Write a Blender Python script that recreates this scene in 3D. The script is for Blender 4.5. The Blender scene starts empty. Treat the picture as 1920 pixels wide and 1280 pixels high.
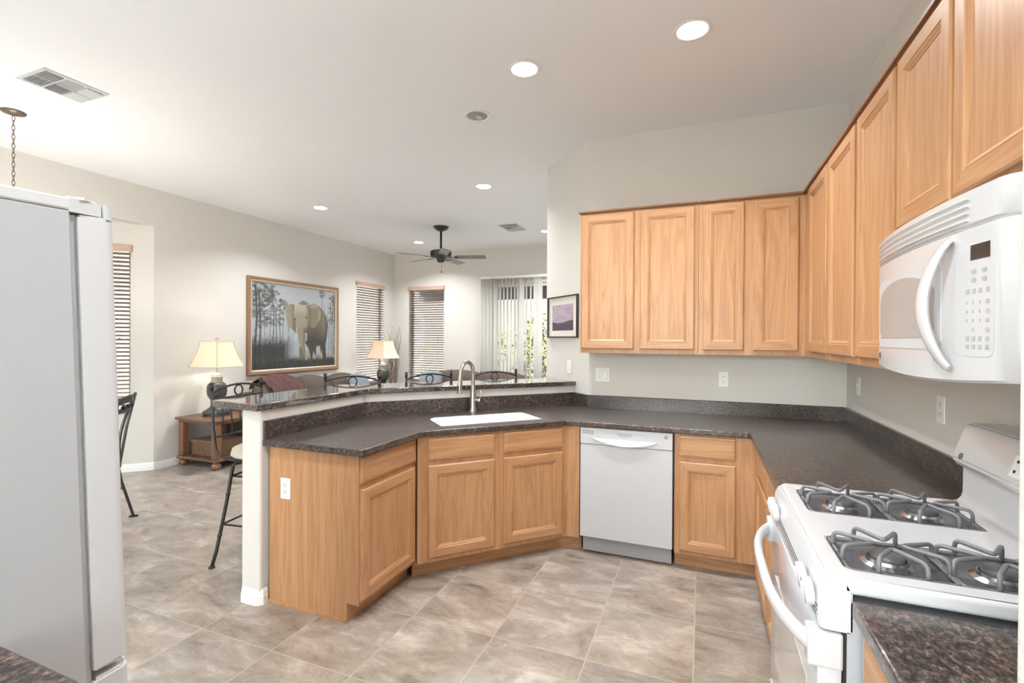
import bpy, bmesh, math, random
import numpy as np
from mathutils import Vector, Matrix
S = bpy.context.scene
COL = S.collection
PI = math.pi
rnd = random.Random(7)

# ------------------------------------------------------------------ camera
H = 1.475
def make_camera():
    th, pi_, ro = math.radians(21.55), math.radians(.30), math.radians(.30)
    fw = Vector((-math.sin(th) * math.cos(pi_), math.cos(th) * math.cos(pi_), -math.sin(pi_)))
    rt = Vector((math.cos(th), math.sin(th), 0)); up = rt.cross(fw)
    r2 = math.cos(ro) * rt + math.sin(ro) * up
    u2 = -math.sin(ro) * rt + math.cos(ro) * up
    cd = bpy.data.cameras.new('camera'); cd.sensor_width = 36; cd.lens = 904 / 1920 * 36; cd.clip_start = .02; cd.clip_end = 200
    co = bpy.data.objects.new('camera', cd); COL.objects.link(co)
    m = Matrix.Identity(4)
    for i in range(3):
        m[i][0], m[i][1], m[i][2] = r2[i], u2[i], -fw[i]
    m[2][3] = H
    co.matrix_world = m
    S.camera = co
make_camera()

# ------------------------------------------------------------------ world, sun, exposure
S.view_settings.view_transform = 'Standard'; S.view_settings.look = 'None'
S.view_settings.gamma = 1; S.view_settings.use_curve_mapping = False
S.view_settings.exposure = 0.29
SKY, SUN, CAN, LAMP, PENDANT = 1.8, 56.0, 16.0, 7.0, 66.0
def make_world():
    w = bpy.data.worlds.new('world'); S.world = w; w.use_nodes = True
    nt = w.node_tree; bg = nt.nodes['Background']
    sky = nt.nodes.new('ShaderNodeTexSky'); sky.sky_type = 'NISHITA'; sky.sun_disc = False
    sky.sun_elevation = math.radians(48); sky.sun_rotation = math.radians(200)
    hs = nt.nodes.new('ShaderNodeHueSaturation'); hs.inputs['Saturation'].default_value = .35
    nt.links.new(sky.outputs[0], hs.inputs['Color']); nt.links.new(hs.outputs[0], bg.inputs[0])
    bg.inputs[1].default_value = SKY
    sl = bpy.data.lights.new('sun', 'SUN'); sl.energy = SUN; sl.angle = math.radians(.6); sl.color = (.98, .985, 1)
    so = bpy.data.objects.new('sun', sl); COL.objects.link(so)
    so.rotation_euler = (math.radians(40), 0, math.radians(48))
make_world()
S.cycles.max_bounces = 12; S.cycles.diffuse_bounces = 7; S.cycles.sample_clamp_indirect = 6

# ------------------------------------------------------------------ materials
MATS = {}
def nodes(name):
    m = bpy.data.materials.new(name); m.use_nodes = True; MATS[name] = m
    nt = m.node_tree; return m, nt, nt.nodes, nt.links, nt.nodes['Principled BSDF']
def plain(name, col, rough=.5, metal=0, bump=0, bscale=200, coat=0, spec=None, emit=None, estr=0):
    m, nt, N, L, b = nodes(name)
    b.inputs['Base Color'].default_value = (*col, 1); b.inputs['Roughness'].default_value = rough; b.inputs['Metallic'].default_value = metal
    if coat: b.inputs['Coat Weight'].default_value = coat
    if spec is not None: b.inputs['Specular IOR Level'].default_value = spec
    if emit: b.inputs['Emission Color'].default_value = (*emit, 1); b.inputs['Emission Strength'].default_value = estr
    tc = N.new('ShaderNodeTexCoord'); nz = N.new('ShaderNodeTexNoise'); nz.inputs['Scale'].default_value = bscale; nz.inputs['Detail'].default_value = 2
    L.new(tc.outputs['Object'], nz.inputs['Vector'])
    if bump:
        bp = N.new('ShaderNodeBump'); bp.inputs['Strength'].default_value = bump; bp.inputs['Distance'].default_value = .003
        L.new(nz.outputs['Fac'], bp.inputs['Height']); L.new(bp.outputs['Normal'], b.inputs['Normal'])
    else:
        mr = N.new('ShaderNodeMapRange'); mr.inputs['To Min'].default_value = max(rough - .03, 0); mr.inputs['To Max'].default_value = rough + .03
        L.new(nz.outputs['Fac'], mr.inputs['Value']); L.new(mr.outputs[0], b.inputs['Roughness'])
    return m
def ramp(N, stops):
    r = N.new('ShaderNodeValToRGB'); e = r.color_ramp.elements
    while len(e) < len(stops): e.new(.5)
    for k, (p, c) in enumerate(stops): e[k].position = p; e[k].color = (*c, 1)
    return r
def wood(name, scale, dark, mid, light, rough=.38):
    """oak-like grain stretched along the axis with the small scale"""
    m, nt, N, L, b = nodes(name)
    tc = N.new('ShaderNodeTexCoord'); mp = N.new('ShaderNodeMapping'); oi = N.new('ShaderNodeObjectInfo')
    mp.inputs['Scale'].default_value = scale
    off = N.new('ShaderNodeVectorMath'); off.operation = 'SCALE'; off.inputs[0].default_value = (7, 5, 3)
    L.new(oi.outputs['Random'], off.inputs['Scale'])
    ad = N.new('ShaderNodeVectorMath'); ad.operation = 'ADD'
    L.new(tc.outputs['Object'], ad.inputs[0]); L.new(off.outputs[0], ad.inputs[1]); L.new(ad.outputs[0], mp.inputs['Vector'])
    n1 = N.new('ShaderNodeTexNoise'); n1.inputs['Scale'].default_value = 1; n1.inputs['Detail'].default_value = 3; n1.inputs['Distortion'].default_value = .6
    L.new(mp.outputs[0], n1.inputs['Vector'])
    ml = N.new('ShaderNodeMath'); ml.operation = 'MULTIPLY'; ml.inputs[1].default_value = 9
    L.new(n1.outputs['Fac'], ml.inputs[0])
    sn = N.new('ShaderNodeMath'); sn.operation = 'PINGPONG'; sn.inputs[1].default_value = 1
    L.new(ml.outputs[0], sn.inputs[0])
    n2 = N.new('ShaderNodeTexNoise'); n2.inputs['Scale'].default_value = 14; n2.inputs['Detail'].default_value = 4
    L.new(mp.outputs[0], n2.inputs['Vector'])
    mx = N.new('ShaderNodeMath'); mx.operation = 'MULTIPLY_ADD'; mx.inputs[1].default_value = .55
    L.new(sn.outputs[0], mx.inputs[0])
    hf = N.new('ShaderNodeMath'); hf.operation = 'MULTIPLY'; hf.inputs[1].default_value = .45
    L.new(n2.outputs['Fac'], hf.inputs[0]); L.new(hf.outputs[0], mx.inputs[2])
    r = ramp(N, [(.12, dark), (.42, mid), (.85, light)])
    L.new(mx.outputs[0], r.inputs[0]); L.new(r.outputs[0], b.inputs['Base Color'])
    b.inputs['Roughness'].default_value = rough
    bp = N.new('ShaderNodeBump'); bp.inputs['Strength'].default_value = .08; bp.inputs['Distance'].default_value = .001
    L.new(mx.outputs[0], bp.inputs['Height']); L.new(bp.outputs[0], b.inputs['Normal'])
    return m
OAK = ((.385, .192, .088), (.455, .242, .116), (.52, .292, .148))
oak_v = wood('oak_vertical', (16, 16, 1.1), *OAK)
oak_h = wood('oak_horizontal', (1.1, 16, 16), *OAK)
oak_d = wood('oak_dark_edge', (.9, 9, 9), (.16, .07, .03), (.22, .10, .045), (.28, .13, .06))
pine = wood('brown_table_wood', (1.2, 9, 9), (.075, .036, .022), (.135, .066, .038), (.19, .095, .055), .35)
pine_v = wood('brown_table_leg_wood', (9, 9, 1.2), (.10, .042, .022), (.175, .078, .038), (.24, .115, .06), .35)

def granite(name, rough, coat, cr):
    m, nt, N, L, b = nodes(name)
    tc = N.new('ShaderNodeTexCoord')
    n0 = N.new('ShaderNodeTexNoise'); n0.inputs['Scale'].default_value = 9; n0.inputs['Detail'].default_value = 3
    n1 = N.new('ShaderNodeTexNoise'); n1.inputs['Scale'].default_value = 70; n1.inputs['Detail'].default_value = 5; n1.inputs['Roughness'].default_value = .7
    n2 = N.new('ShaderNodeTexNoise'); n2.inputs['Scale'].default_value = 190; n2.inputs['Detail'].default_value = 2
    mp = N.new('ShaderNodeMapping'); mp.inputs['Scale'].default_value = (1, .6, 1)
    L.new(tc.outputs['Object'], mp.inputs[0])
    for n in (n0, n1, n2): L.new(mp.outputs[0], n.inputs['Vector'])
    r1 = ramp(N, [(.36, (.024, .020, .020)), (.46, (.055, .045, .042)), (.56, (.108, .086, .077)), (.69, (.235, .20, .18))])
    L.new(n1.outputs['Fac'], r1.inputs[0])
    r2 = ramp(N, [(.42, (.35, .35, .36)), (.6, (1.25, 1.2, 1.15))])
    L.new(n2.outputs['Fac'], r2.inputs[0])
    mx = N.new('ShaderNodeMix'); mx.data_type = 'RGBA'; mx.blend_type = 'MULTIPLY'; mx.inputs['Factor'].default_value = .8
    L.new(r1.outputs[0], mx.inputs['A']); L.new(r2.outputs[0], mx.inputs['B'])
    r0 = ramp(N, [(.4, (.82, .82, .86)), (.62, (1.15, 1.05, 1.0))])
    L.new(n0.outputs['Fac'], r0.inputs[0])
    m2 = N.new('ShaderNodeMix'); m2.data_type = 'RGBA'; m2.blend_type = 'MULTIPLY'; m2.inputs['Factor'].default_value = 1
    L.new(mx.outputs['Result'], m2.inputs['A']); L.new(r0.outputs[0], m2.inputs['B'])
    L.new(m2.outputs['Result'], b.inputs['Base Color'])
    b.inputs['Roughness'].default_value = rough; b.inputs['Specular IOR Level'].default_value = .5
    b.inputs['Coat Weight'].default_value = coat; b.inputs['Coat IOR'].default_value = 1.5 + .25 * (coat > .9); b.inputs['Coat Roughness'].default_value = cr
    return m
gran = granite('brown_speckled_laminate', .30, .25, .16)
gran_bar = granite('polished_speckled_laminate', .15, 1.0, .035)

def tile():
    m, nt, N, L, b = nodes('taupe_stone_tile')
    ge = N.new('ShaderNodeNewGeometry'); sp = N.new('ShaderNodeSeparateXYZ'); L.new(ge.outputs['Position'], sp.inputs[0])
    def ma(op, a, bv, c=None):
        n = N.new('ShaderNodeMath'); n.operation = op
        for i, v in enumerate((a, bv, c)):
            if v is None: continue
            if isinstance(v, (int, float)): n.inputs[i].default_value = v
            else: L.new(v, n.inputs[i])
        return n.outputs[0]
    TX, TY, G = .4635, .492, .0022
    ux = ma('DIVIDE', ma('ADD', sp.outputs[0], .028 + 40 * TX), TX); uy = ma('DIVIDE', ma('SUBTRACT', sp.outputs[1], 2.185 - 40 * TY), TY)
    fx, fy = ma('FRACT', ux, None), ma('FRACT', uy, None)
    ex = ma('MULTIPLY', ma('MINIMUM', fx, ma('SUBTRACT', 1, fx)), TX); ey = ma('MULTIPLY', ma('MINIMUM', fy, ma('SUBTRACT', 1, fy)), TY)
    ed = ma('MINIMUM', ex, ey)
    gr = N.new('ShaderNodeMapRange'); gr.inputs['From Min'].default_value = G; gr.inputs['From Max'].default_value = G + .0012
    L.new(ed, gr.inputs['Value'])
    wn = N.new('ShaderNodeTexWhiteNoise'); wn.noise_dimensions = '2D'
    cb = N.new('ShaderNodeCombineXYZ'); L.new(ma('FLOOR', ux, None), cb.inputs[0]); L.new(ma('FLOOR', uy, None), cb.inputs[1]); L.new(cb.outputs[0], wn.inputs['Vector'])
    off = N.new('ShaderNodeVectorMath'); off.operation = 'MULTIPLY_ADD'; off.inputs[1].default_value = (13, 17, 9)
    L.new(wn.outputs['Color'], off.inputs[0]); L.new(ge.outputs['Position'], off.inputs[2])
    mp = N.new('ShaderNodeMapping'); mp.inputs['Rotation'].default_value = (0, 0, .5); mp.inputs['Scale'].default_value = (1, 1.9, 1); L.new(off.outputs[0], mp.inputs[0])
    n1 = N.new('ShaderNodeTexNoise'); n1.inputs['Scale'].default_value = 3.4; n1.inputs['Detail'].default_value = 9; n1.inputs['Roughness'].default_value = .66; n1.inputs['Distortion'].default_value = .5
    L.new(mp.outputs[0], n1.inputs['Vector'])
    r = ramp(N, [(.29, (.15, .120, .098)), (.42, (.275, .235, .200)), (.55, (.355, .312, .272)), (.70, (.53, .485, .44))])
    L.new(n1.outputs['Fac'], r.inputs[0])
    n2 = N.new('ShaderNodeTexNoise'); n2.inputs['Scale'].default_value = 1.4; n2.inputs['Detail'].default_value = 3; L.new(off.outputs[0], n2.inputs['Vector'])
    r2 = ramp(N, [(.35, (.90, .92, .94)), (.65, (1.06, 1.02, .98))]); L.new(n2.outputs['Fac'], r2.inputs[0])
    n4 = N.new('ShaderNodeTexNoise'); n4.inputs['Scale'].default_value = 7; n4.inputs['Detail'].default_value = 8; n4.inputs['Roughness'].default_value = .6; n4.inputs['Distortion'].default_value = .9; L.new(mp.outputs[0], n4.inputs['Vector'])
    vein = ma('ABSOLUTE', ma('SUBTRACT', n4.outputs['Fac'], .5), None)
    r4 = ramp(N, [(.0, (.80, .77, .74)), (.022, (.95, .94, .93)), (.06, (1, 1, 1))]); L.new(vein, r4.inputs[0])
    mv = N.new('ShaderNodeMix'); mv.data_type = 'RGBA'; mv.blend_type = 'MULTIPLY'; mv.inputs['Factor'].default_value = .75
    L.new(r2.outputs[0], mv.inputs['A']); L.new(r4.outputs[0], mv.inputs['B'])
    mx = N.new('ShaderNodeMix'); mx.data_type = 'RGBA'; mx.blend_type = 'MULTIPLY'; mx.inputs['Factor'].default_value = 1
    L.new(r.outputs[0], mx.inputs['A']); L.new(mv.outputs['Result'], mx.inputs['B'])
    m3 = N.new('ShaderNodeMix'); m3.data_type = 'RGBA'; m3.inputs['A'].default_value = (.40, .36, .32, 1)
    L.new(gr.outputs[0], m3.inputs['Factor']); L.new(mx.outputs['Result'], m3.inputs['B'])
    L.new(m3.outputs['Result'], b.inputs['Base Color'])
    b.inputs['Roughness'].default_value = .33
    h = ma('MULTIPLY_ADD', n1.outputs['Fac'], .35, gr.outputs[0])
    bp = N.new('ShaderNodeBump'); bp.inputs['Strength'].default_value = .25; bp.inputs['Distance'].default_value = .002
    L.new(h, bp.inputs['Height']); L.new(bp.outputs[0], b.inputs['Normal'])
    return m
tile_m = tile()
wall_m = plain('wall_paint', (.665, .645, .61), .75, bump=.25, bscale=85)
ceil_m = plain('ceiling_paint', (.875, .90, .925), .9, bump=.22, bscale=70)
trim_m = plain('white_trim_paint', (.86, .86, .85), .35)
white = plain('white_enamel', (.58, .59, .605), .18, coat=.4)
white_s = plain('white_satin', (.555, .57, .595), .35)
white_t = plain('white_textured_steel', (.41, .425, .45), .35, bump=.05, bscale=600)
sinkw = plain('white_sink_enamel', (.90, .905, .91), .12, coat=.5)
plas = plain('white_plastic', (.83, .83, .82), .3)
grey = plain('grey_plastic', (.42, .43, .45), .4)
kick = plain('grey_kick_steel', (.34, .35, .37), .4)
black = plain('black_gap', (.012, .012, .013), .6)
grate_m = plain('grey_cast_iron', (.15, .15, .155), .38, bump=.1, bscale=400, spec=.6)
pan_m = plain('grey_burner_pan', (.20, .205, .22), .2, metal=.55)
cap_m = plain('dark_burner_cap', (.10, .10, .105), .35)
chrome = plain('brushed_nickel', (.52, .50, .47), .3, metal=1, bscale=15)
alum = plain('bright_aluminium', (.50, .51, .53), .25, metal=1, bscale=15)
iron = plain('dark_wrought_iron', (.035, .032, .030), .42, metal=.4)
iron_g = plain('pewter_iron', (.10, .10, .10), .4, metal=.5)
bronze = plain('brown_bronze', (.16, .12, .09), .45, metal=.5)
fan_m = plain('black_green_fan_metal', (.022, .026, .024), .4)
fan_b = plain('grey_brown_blade', (.16, .145, .135), .35)
cream = plain('cream_upholstery', (.62, .54, .44), .9, bump=.3, bscale=500)
seatw = plain('white_seat_vinyl', (.80, .79, .77), .5)
sofa_m = plain('brown_suede', (.098, .073, .060), .95, bump=.3, bscale=60)
throw_m = plain('burgundy_throw', (.095, .045, .042), .95, bump=.5, bscale=90)
blue_m = plain('grey_blue_cushion', (.19, .23, .265), .9, bump=.2, bscale=300)
lampb = plain('dark_green_grey_ceramic', (.055, .062, .058), .3)
lamps_m = plain('silvered_stone', (.36, .31, .26), .6, bump=.4, bscale=120)
wick = plain('wicker', (.17, .10, .058), .8, bump=.8, bscale=130)
slat_m = wood('brown_blind_wood', (1.5, 20, 20), (.16, .105, .085), (.215, .145, .118), (.27, .19, .155), .45)
val_m = wood('pale_valance_wood', (1.5, 20, 20), (.44, .29, .22), (.52, .355, .275), (.58, .41, .32), .45)
frame_m = plain('bronze_picture_frame', (.30, .175, .115), .4, metal=.3)
gold_m = plain('gold_picture_liner', (.62, .52, .38), .4, metal=.4)
frame_g = plain('dark_grey_frame', (.06, .058, .055), .4, metal=.3)
matb = plain('cream_mat_board', (.72, .68, .63), .9)
twig = plain('grey_brown_twig', (.25, .20, .17), .8)
winf = plain('tan_window_frame', (.40, .36, .32), .45)
winw = plain('white_window_vinyl', (.75, .75, .74), .4)
concrete = plain('patio_concrete', (.50, .49, .48), .9, bump=.3, bscale=40)
stucco = plain('tan_stucco', (.075, .064, .053), .95, bump=.5, bscale=60)
leaf_m = plain('yellow_green_leaf', (.10, .12, .025), .9, spec=.05)
beam_m = plain('dark_patio_beam', (.10, .085, .075), .7)
gravel = plain('pale_gravel', (.075, .067, .058), .95, bump=.6, bscale=30)
glow = plain('lit_lens', (.9, .9, .85), .4, emit=(1, .93, .80), estr=9)
disp = plain('brown_display_glass', (.055, .035, .025), .1)
mwin = plain('grey_perforated_window', (.36, .35, .35), .22)
emb_m = plain('dark_emblem_metal', (.13, .13, .14), .35, metal=.3)
key_m = plain('grey_key_print', (.42, .42, .42), .5)

def glassy():
    m, nt, N, L, b = nodes('window_glass')
    out = N['Material Output']; tr = N.new('ShaderNodeBsdfTransparent'); gl = N.new('ShaderNodeBsdfGlossy'); gl.inputs['Roughness'].default_value = .02
    fr = N.new('ShaderNodeLayerWeight'); fr.inputs['Blend'].default_value = .12; mx = N.new('ShaderNodeMixShader')
    tr.inputs[0].default_value = (.93, .95, .94, 1)
    pw = N.new('ShaderNodeMath'); pw.operation = 'MULTIPLY_ADD'; pw.inputs[1].default_value = .5; pw.inputs[2].default_value = .03; L.new(fr.outputs['Facing'], pw.inputs[0]); L.new(pw.outputs[0], mx.inputs[0]); L.new(tr.outputs[0], mx.inputs[1]); L.new(gl.outputs[0], mx.inputs[2]); L.new(mx.outputs[0], out.inputs[0])
    return m
glass = glassy()
def cloth_thin(name, col, trans, rough=.8):
    m, nt, N, L, b = nodes(name)
    out = N['Material Output']; d = N.new('ShaderNodeBsdfDiffuse'); t = N.new('ShaderNodeBsdfTranslucent'); mx = N.new('ShaderNodeMixShader')
    nz = N.new('ShaderNodeTexNoise'); nz.inputs['Scale'].default_value = 300
    r = ramp(N, [(.3, tuple(c * .95 for c in col)), (.7, col)]); L.new(nz.outputs['Fac'], r.inputs[0])
    L.new(r.outputs[0], d.inputs[0]); L.new(r.outputs[0], t.inputs[0]); mx.inputs[0].default_value = trans
    L.new(d.outputs[0], mx.inputs[1]); L.new(t.outputs[0], mx.inputs[2]); L.new(mx.outputs[0], out.inputs[0])
    return m
shade_m = cloth_thin('cream_lamp_shade', (.86, .78, .67), .45)
bind_m = plain('tan_shade_binding', (.50, .42, .34), .8)
vane_m = cloth_thin('pale_grey_vane', (.88, .865, .84), .55)
bowl_m = cloth_thin('alabaster_glass', (.85, .78, .66), .6)

# ------------------------------------------------------------------ mesh helpers
def box(bm, x0, x1, y0, y1, z0, z1, bev=0, seg=1, mi=0):
    vs = [bm.verts.new((x, y, z)) for x in (x0, x1) for y in (y0, y1) for z in (z0, z1)]
    F = [bm.faces.new([vs[i] for i in f]) for f in ((0, 1, 3, 2), (4, 6, 7, 5), (0, 4, 5, 1), (2, 3, 7, 6), (0, 2, 6, 4), (1, 5, 7, 3))]
    for f in F: f.material_index = mi
    if bev:
        es = list({e for f in F for e in f.edges})
        r = bmesh.ops.bevel(bm, geom=es, offset=bev, segments=seg, affect='EDGES', profile=.5)
        for f in r['faces']: f.material_index = mi
    return vs
def prism(bm, pts, z0, z1, mi=0):
    a = [bm.verts.new((p[0], p[1], z0)) for p in pts]; b = [bm.verts.new((p[0], p[1], z1)) for p in pts]
    n = len(pts); fs = [bm.faces.new(a[::-1]), bm.faces.new(b)]
    for i in range(n): fs.append(bm.faces.new((a[i], a[(i + 1) % n], b[(i + 1) % n], b[i])))
    for f in fs: f.material_index = mi
    return fs
def loft(bm, rings, closed=True, cap=True, mi=0):
    R = [[bm.verts.new(p) for p in r] for r in rings]
    n = len(R[0])
    for a, b in zip(R, R[1:]):
        for i in range(n if closed else n - 1):
            f = bm.faces.new((a[i], a[(i + 1) % n], b[(i + 1) % n], b[i])); f.material_index = mi
    if cap and closed:
        for r, rev in ((R[0], True), (R[-1], False)):
            f = bm.faces.new(r[::-1] if rev else r); f.material_index = mi
    return R
def lathe(bm, prof, n=24, cx=0, cy=0, mi=0, cap=True):
    return loft(bm, [[(cx + r * math.cos(2 * PI * k / n), cy + r * math.sin(2 * PI * k / n), z) for k in range(n)] for r, z in prof], True, cap, mi)
def sqlathe(bm, prof, mi=0, cap=True, bow=0):
    """square rings (half side, z)"""
    rings = []
    for r, z in prof:
        ring = []
        for k in range(4):
            a, b = [(-1, -1), (1, -1), (1, 1), (-1, 1)][k], [(1, -1), (1, 1), (-1, 1), (-1, -1)][k]
            for t in (0, .08, .25, .5, .75, .92):
                s = 1 - bow * 4 * t * (1 - t)
                p = (a[0] + (b[0] - a[0]) * t, a[1] + (b[1] - a[1]) * t)
                m = max(abs(p[0]), abs(p[1]))
                q = [c * r for c in p]
                if bow:
                    if abs(p[0]) == 1 and abs(p[1]) < 1: q[0] *= s
                    if abs(p[1]) == 1 and abs(p[0]) < 1: q[1] *= s
                ring.append((q[0], q[1], z))
        rings.append(ring)
    return loft(bm, rings, True, cap, mi)
def tube(bm, pts, r, n=8, closed=False, mi=0, flat=1.0):
    P = [Vector(p) for p in pts]; m = len(P); rr = r if isinstance(r, (list, tuple)) else [r] * m
    T = []
    for i in range(m):
        if closed: t = P[(i + 1) % m] - P[i - 1]
        else: t = P[min(i + 1, m - 1)] - P[max(i - 1, 0)]
        T.append(t.normalized() if t.length > 1e-9 else Vector((0, 0, 1)))
    up = Vector((0, 0, 1)) if abs(T[0].z) < .9 else Vector((1, 0, 0))
    nrm = (up - T[0] * up.dot(T[0])).normalized(); rings = []
    for i in range(m):
        nrm = (nrm - T[i] * nrm.dot(T[i])).normalized(); bn = T[i].cross(nrm)
        rings.append([P[i] + (nrm * math.cos(2 * PI * k / n) + bn * (math.sin(2 * PI * k / n) * flat)) * rr[i] for k in range(n)])
    if closed:
        rings.append(rings[0])
        R = [[bm.verts.new(p) for p in q] for q in rings[:-1]]; R.append(R[0])
        for a, b in zip(R, R[1:]):
            for i in range(n): bm.faces.new((a[i], a[(i + 1) % n], b[(i + 1) % n], b[i])).material_index = mi
    else: loft(bm, rings, True, True, mi)
def fillet(pts, r, k=5):
    P = [Vector(p) for p in pts]; out = [P[0]]
    for a, b, c in zip(P, P[1:], P[2:]):
        d1 = min(r, (a - b).length * .49); d2 = min(r, (c - b).length * .49)
        p, q = b + (a - b).normalized() * d1, b + (c - b).normalized() * d2
        for i in range(k + 1):
            t = i / k; out.append(p * (1 - t) ** 2 + b * 2 * t * (1 - t) + q * t * t)
    out.append(P[-1]); return out
def arcpts(c, r, a0, a1, n, plane='xz'):
    o = []
    for i in range(n + 1):
        a = a0 + (a1 - a0) * i / n; u, v = r * math.cos(a), r * math.sin(a)
        o.append((c[0] + u, c[1], c[2] + v) if plane == 'xz' else (c[0] + u, c[1] + v, c[2]) if plane == 'xy' else (c[0], c[1] + u, c[2] + v))
    return o
def sphere(bm, c, r, n=12, sx=1, sy=1, sz=1):
    lathe_r = []
    m = max(6, n // 2)
    for i in range(m + 1):
        a = -PI / 2 + PI * i / m; lathe_r.append((max(math.cos(a), 1e-3) * r, math.sin(a) * r))
    loft(bm, [[(c[0] + q * math.cos(2 * PI * k / n) * sx, c[1] + q * math.sin(2 * PI * k / n) * sy, c[2] + z * sz) for k in range(n)] for q, z in lathe_r])
def pillow(bm, w, h, t, n=12, sag=.0, seed=0):
    """cushion in the xz plane, thickness along y, centred"""
    r = random.Random(seed); ph = [r.random() * 6 for _ in range(4)]
    def pt(i, j, s):
        u, v = i / n * 2 - 1, j / n * 2 - 1
        e = max(0, (1 - abs(u) ** 3.2) * (1 - abs(v) ** 3.2)) ** .5
        x = u * w / 2 * (1 - .05 * (1 - v * v) * 0); z = v * h / 2
        x *= 1 - .10 * v * v * abs(u); z *= 1 - .16 * u * u * abs(v)
        z -= sag * (1 - u * u) * (v + 1) / 2
        return (x, s * t / 2 * e * (1 + .10 * math.sin(3 * u + ph[0]) * math.sin(2.5 * v + ph[1])), z)
    F = [[bm.verts.new(pt(i, j, -1)) for j in range(n + 1)] for i in range(n + 1)]
    B = [[F[i][j] if i in (0, n) or j in (0, n) else bm.verts.new(pt(i, j, 1)) for j in range(n + 1)] for i in range(n + 1)]
    for i in range(n):
        for j in range(n):
            bm.faces.new((F[i][j], F[i + 1][j], F[i + 1][j + 1], F[i][j + 1]))
            bm.faces.new((B[i][j], B[i][j + 1], B[i + 1][j + 1], B[i + 1][j]))
def xf(bm, mat, verts=None):
    bmesh.ops.transform(bm, matrix=mat, verts=verts or bm.verts[:])
def obj(name, bm, mat, parent=None, smooth=None, loc=None, rot=None):
    me = bpy.data.meshes.new(name)
    bmesh.ops.recalc_face_normals(bm, faces=bm.faces[:])
    bm.to_mesh(me); bm.free()
    for m in (mat if isinstance(mat, (list, tuple)) else [mat]): me.materials.append(m)
    if smooth:
        me.polygons.foreach_set('use_smooth', [True] * len(me.polygons))
        if smooth is not True: me.set_sharp_from_angle(angle=math.radians(smooth))
    o = bpy.data.objects.new(name, me); COL.objects.link(o)
    if parent: o.parent = parent
    if loc: o.location = loc
    if rot: o.rotation_euler = rot
    if name in ('counter_slab', 'raised_countertop', 'cooktop', 'rim'):
        wn = o.modifiers.new('even_normals', 'WEIGHTED_NORMAL'); wn.keep_sharp = True; wn.weight = 100
    return o
def B(): return bmesh.new()
def tag(o, label, cat, group=None):
    o['label'] = label; o['category'] = cat
    if group: o['group'] = group
    return o
def thing(name, label, cat, loc=(0, 0, 0), rz=0, group=None):
    o = bpy.data.objects.new(name, None); o.empty_display_size = .1; COL.objects.link(o)
    o.location = loc; o.rotation_euler = (0, 0, rz)
    return tag(o, label, cat, group)
def struct(name, bm, mat, parent=None, smooth=None):
    o = obj(name, bm, mat, parent, smooth)
    if not parent: o['kind'] = 'structure'
    return o
def dup(root, loc, rz, label, group=None):
    r = root.copy(); COL.objects.link(r); r.location = loc; r.rotation_euler = (0, 0, rz); r['label'] = label
    if group: r['group'] = group
    for ch in list(root.children):
        c = ch.copy(); COL.objects.link(c); c.parent = r
        for g in list(ch.children):
            d = g.copy(); COL.objects.link(d); d.parent = c
    return r
def bbox(*a, **k):
    bm = B(); box(bm, *a, **k); return bm
def plate(outer, holes, z0, z1, bev=0.0, res=2):
    """flat slab with holes and rounded edges, from a filled curve"""
    cu = bpy.data.curves.new('tmp', 'CURVE'); cu.dimensions = '2D'; cu.fill_mode = 'BOTH'
    cu.extrude = (z1 - z0) / 2 - bev; cu.bevel_depth = bev; cu.bevel_resolution = res; cu.offset = -bev
    for ring in [outer] + holes:
        sp = cu.splines.new('POLY'); sp.points.add(len(ring) - 1)
        for p, q in zip(sp.points, ring): p.co = (q[0], q[1], 0, 1)
        sp.use_cyclic_u = True
    o = bpy.data.objects.new('tmp', cu); COL.objects.link(o)
    dg = bpy.context.evaluated_depsgraph_get(); me = bpy.data.meshes.new_from_object(o.evaluated_get(dg))
    bm = B(); bm.from_mesh(me); bmesh.ops.remove_doubles(bm, verts=bm.verts[:], dist=1e-5)
    bmesh.ops.translate(bm, verts=bm.verts[:], vec=(0, 0, (z0 + z1) / 2))
    bpy.data.objects.remove(o); bpy.data.curves.remove(cu); bpy.data.meshes.remove(me)
    return bm
def text_bm(s, size, depth=.0004):
    """lettering in the xz plane facing -y, centred"""
    cu = bpy.data.curves.new('tmp', 'FONT'); cu.body = s; cu.size = size; cu.extrude = depth; cu.align_x = 'CENTER'; cu.align_y = 'CENTER'; cu.resolution_u = 3
    o = bpy.data.objects.new('tmp', cu); COL.objects.link(o)
    dg = bpy.context.evaluated_depsgraph_get(); me = bpy.data.meshes.new_from_object(o.evaluated_get(dg))
    bm = B(); bm.from_mesh(me); bpy.data.objects.remove(o); bpy.data.curves.remove(cu); bpy.data.meshes.remove(me)
    xf(bm, Matrix.Rotation(PI / 2, 4, 'X')); return bm
def merge(bm, other):
    me = bpy.data.meshes.new('t'); other.to_mesh(me); other.free(); bm.from_mesh(me); bpy.data.meshes.remove(me)
def arc_round(poly, radii, k=6):
    """round the corners of a 2D polygon; radii per vertex"""
    out = []; n = len(poly)
    for i in range(n):
        b = Vector((*poly[i], 0)); a = Vector((*poly[i - 1], 0)); c = Vector((*poly[(i + 1) % n], 0)); r = radii[i] if isinstance(radii, (list, tuple)) else radii
        if r <= 0: out.append((b.x, b.y)); continue
        p, q = b + (a - b).normalized() * r, b + (c - b).normalized() * r
        for j in range(k + 1):
            t = j / k; v = p * (1 - t) ** 2 + b * 2 * t * (1 - t) + q * t * t; out.append((v.x, v.y))
    return out

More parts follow.
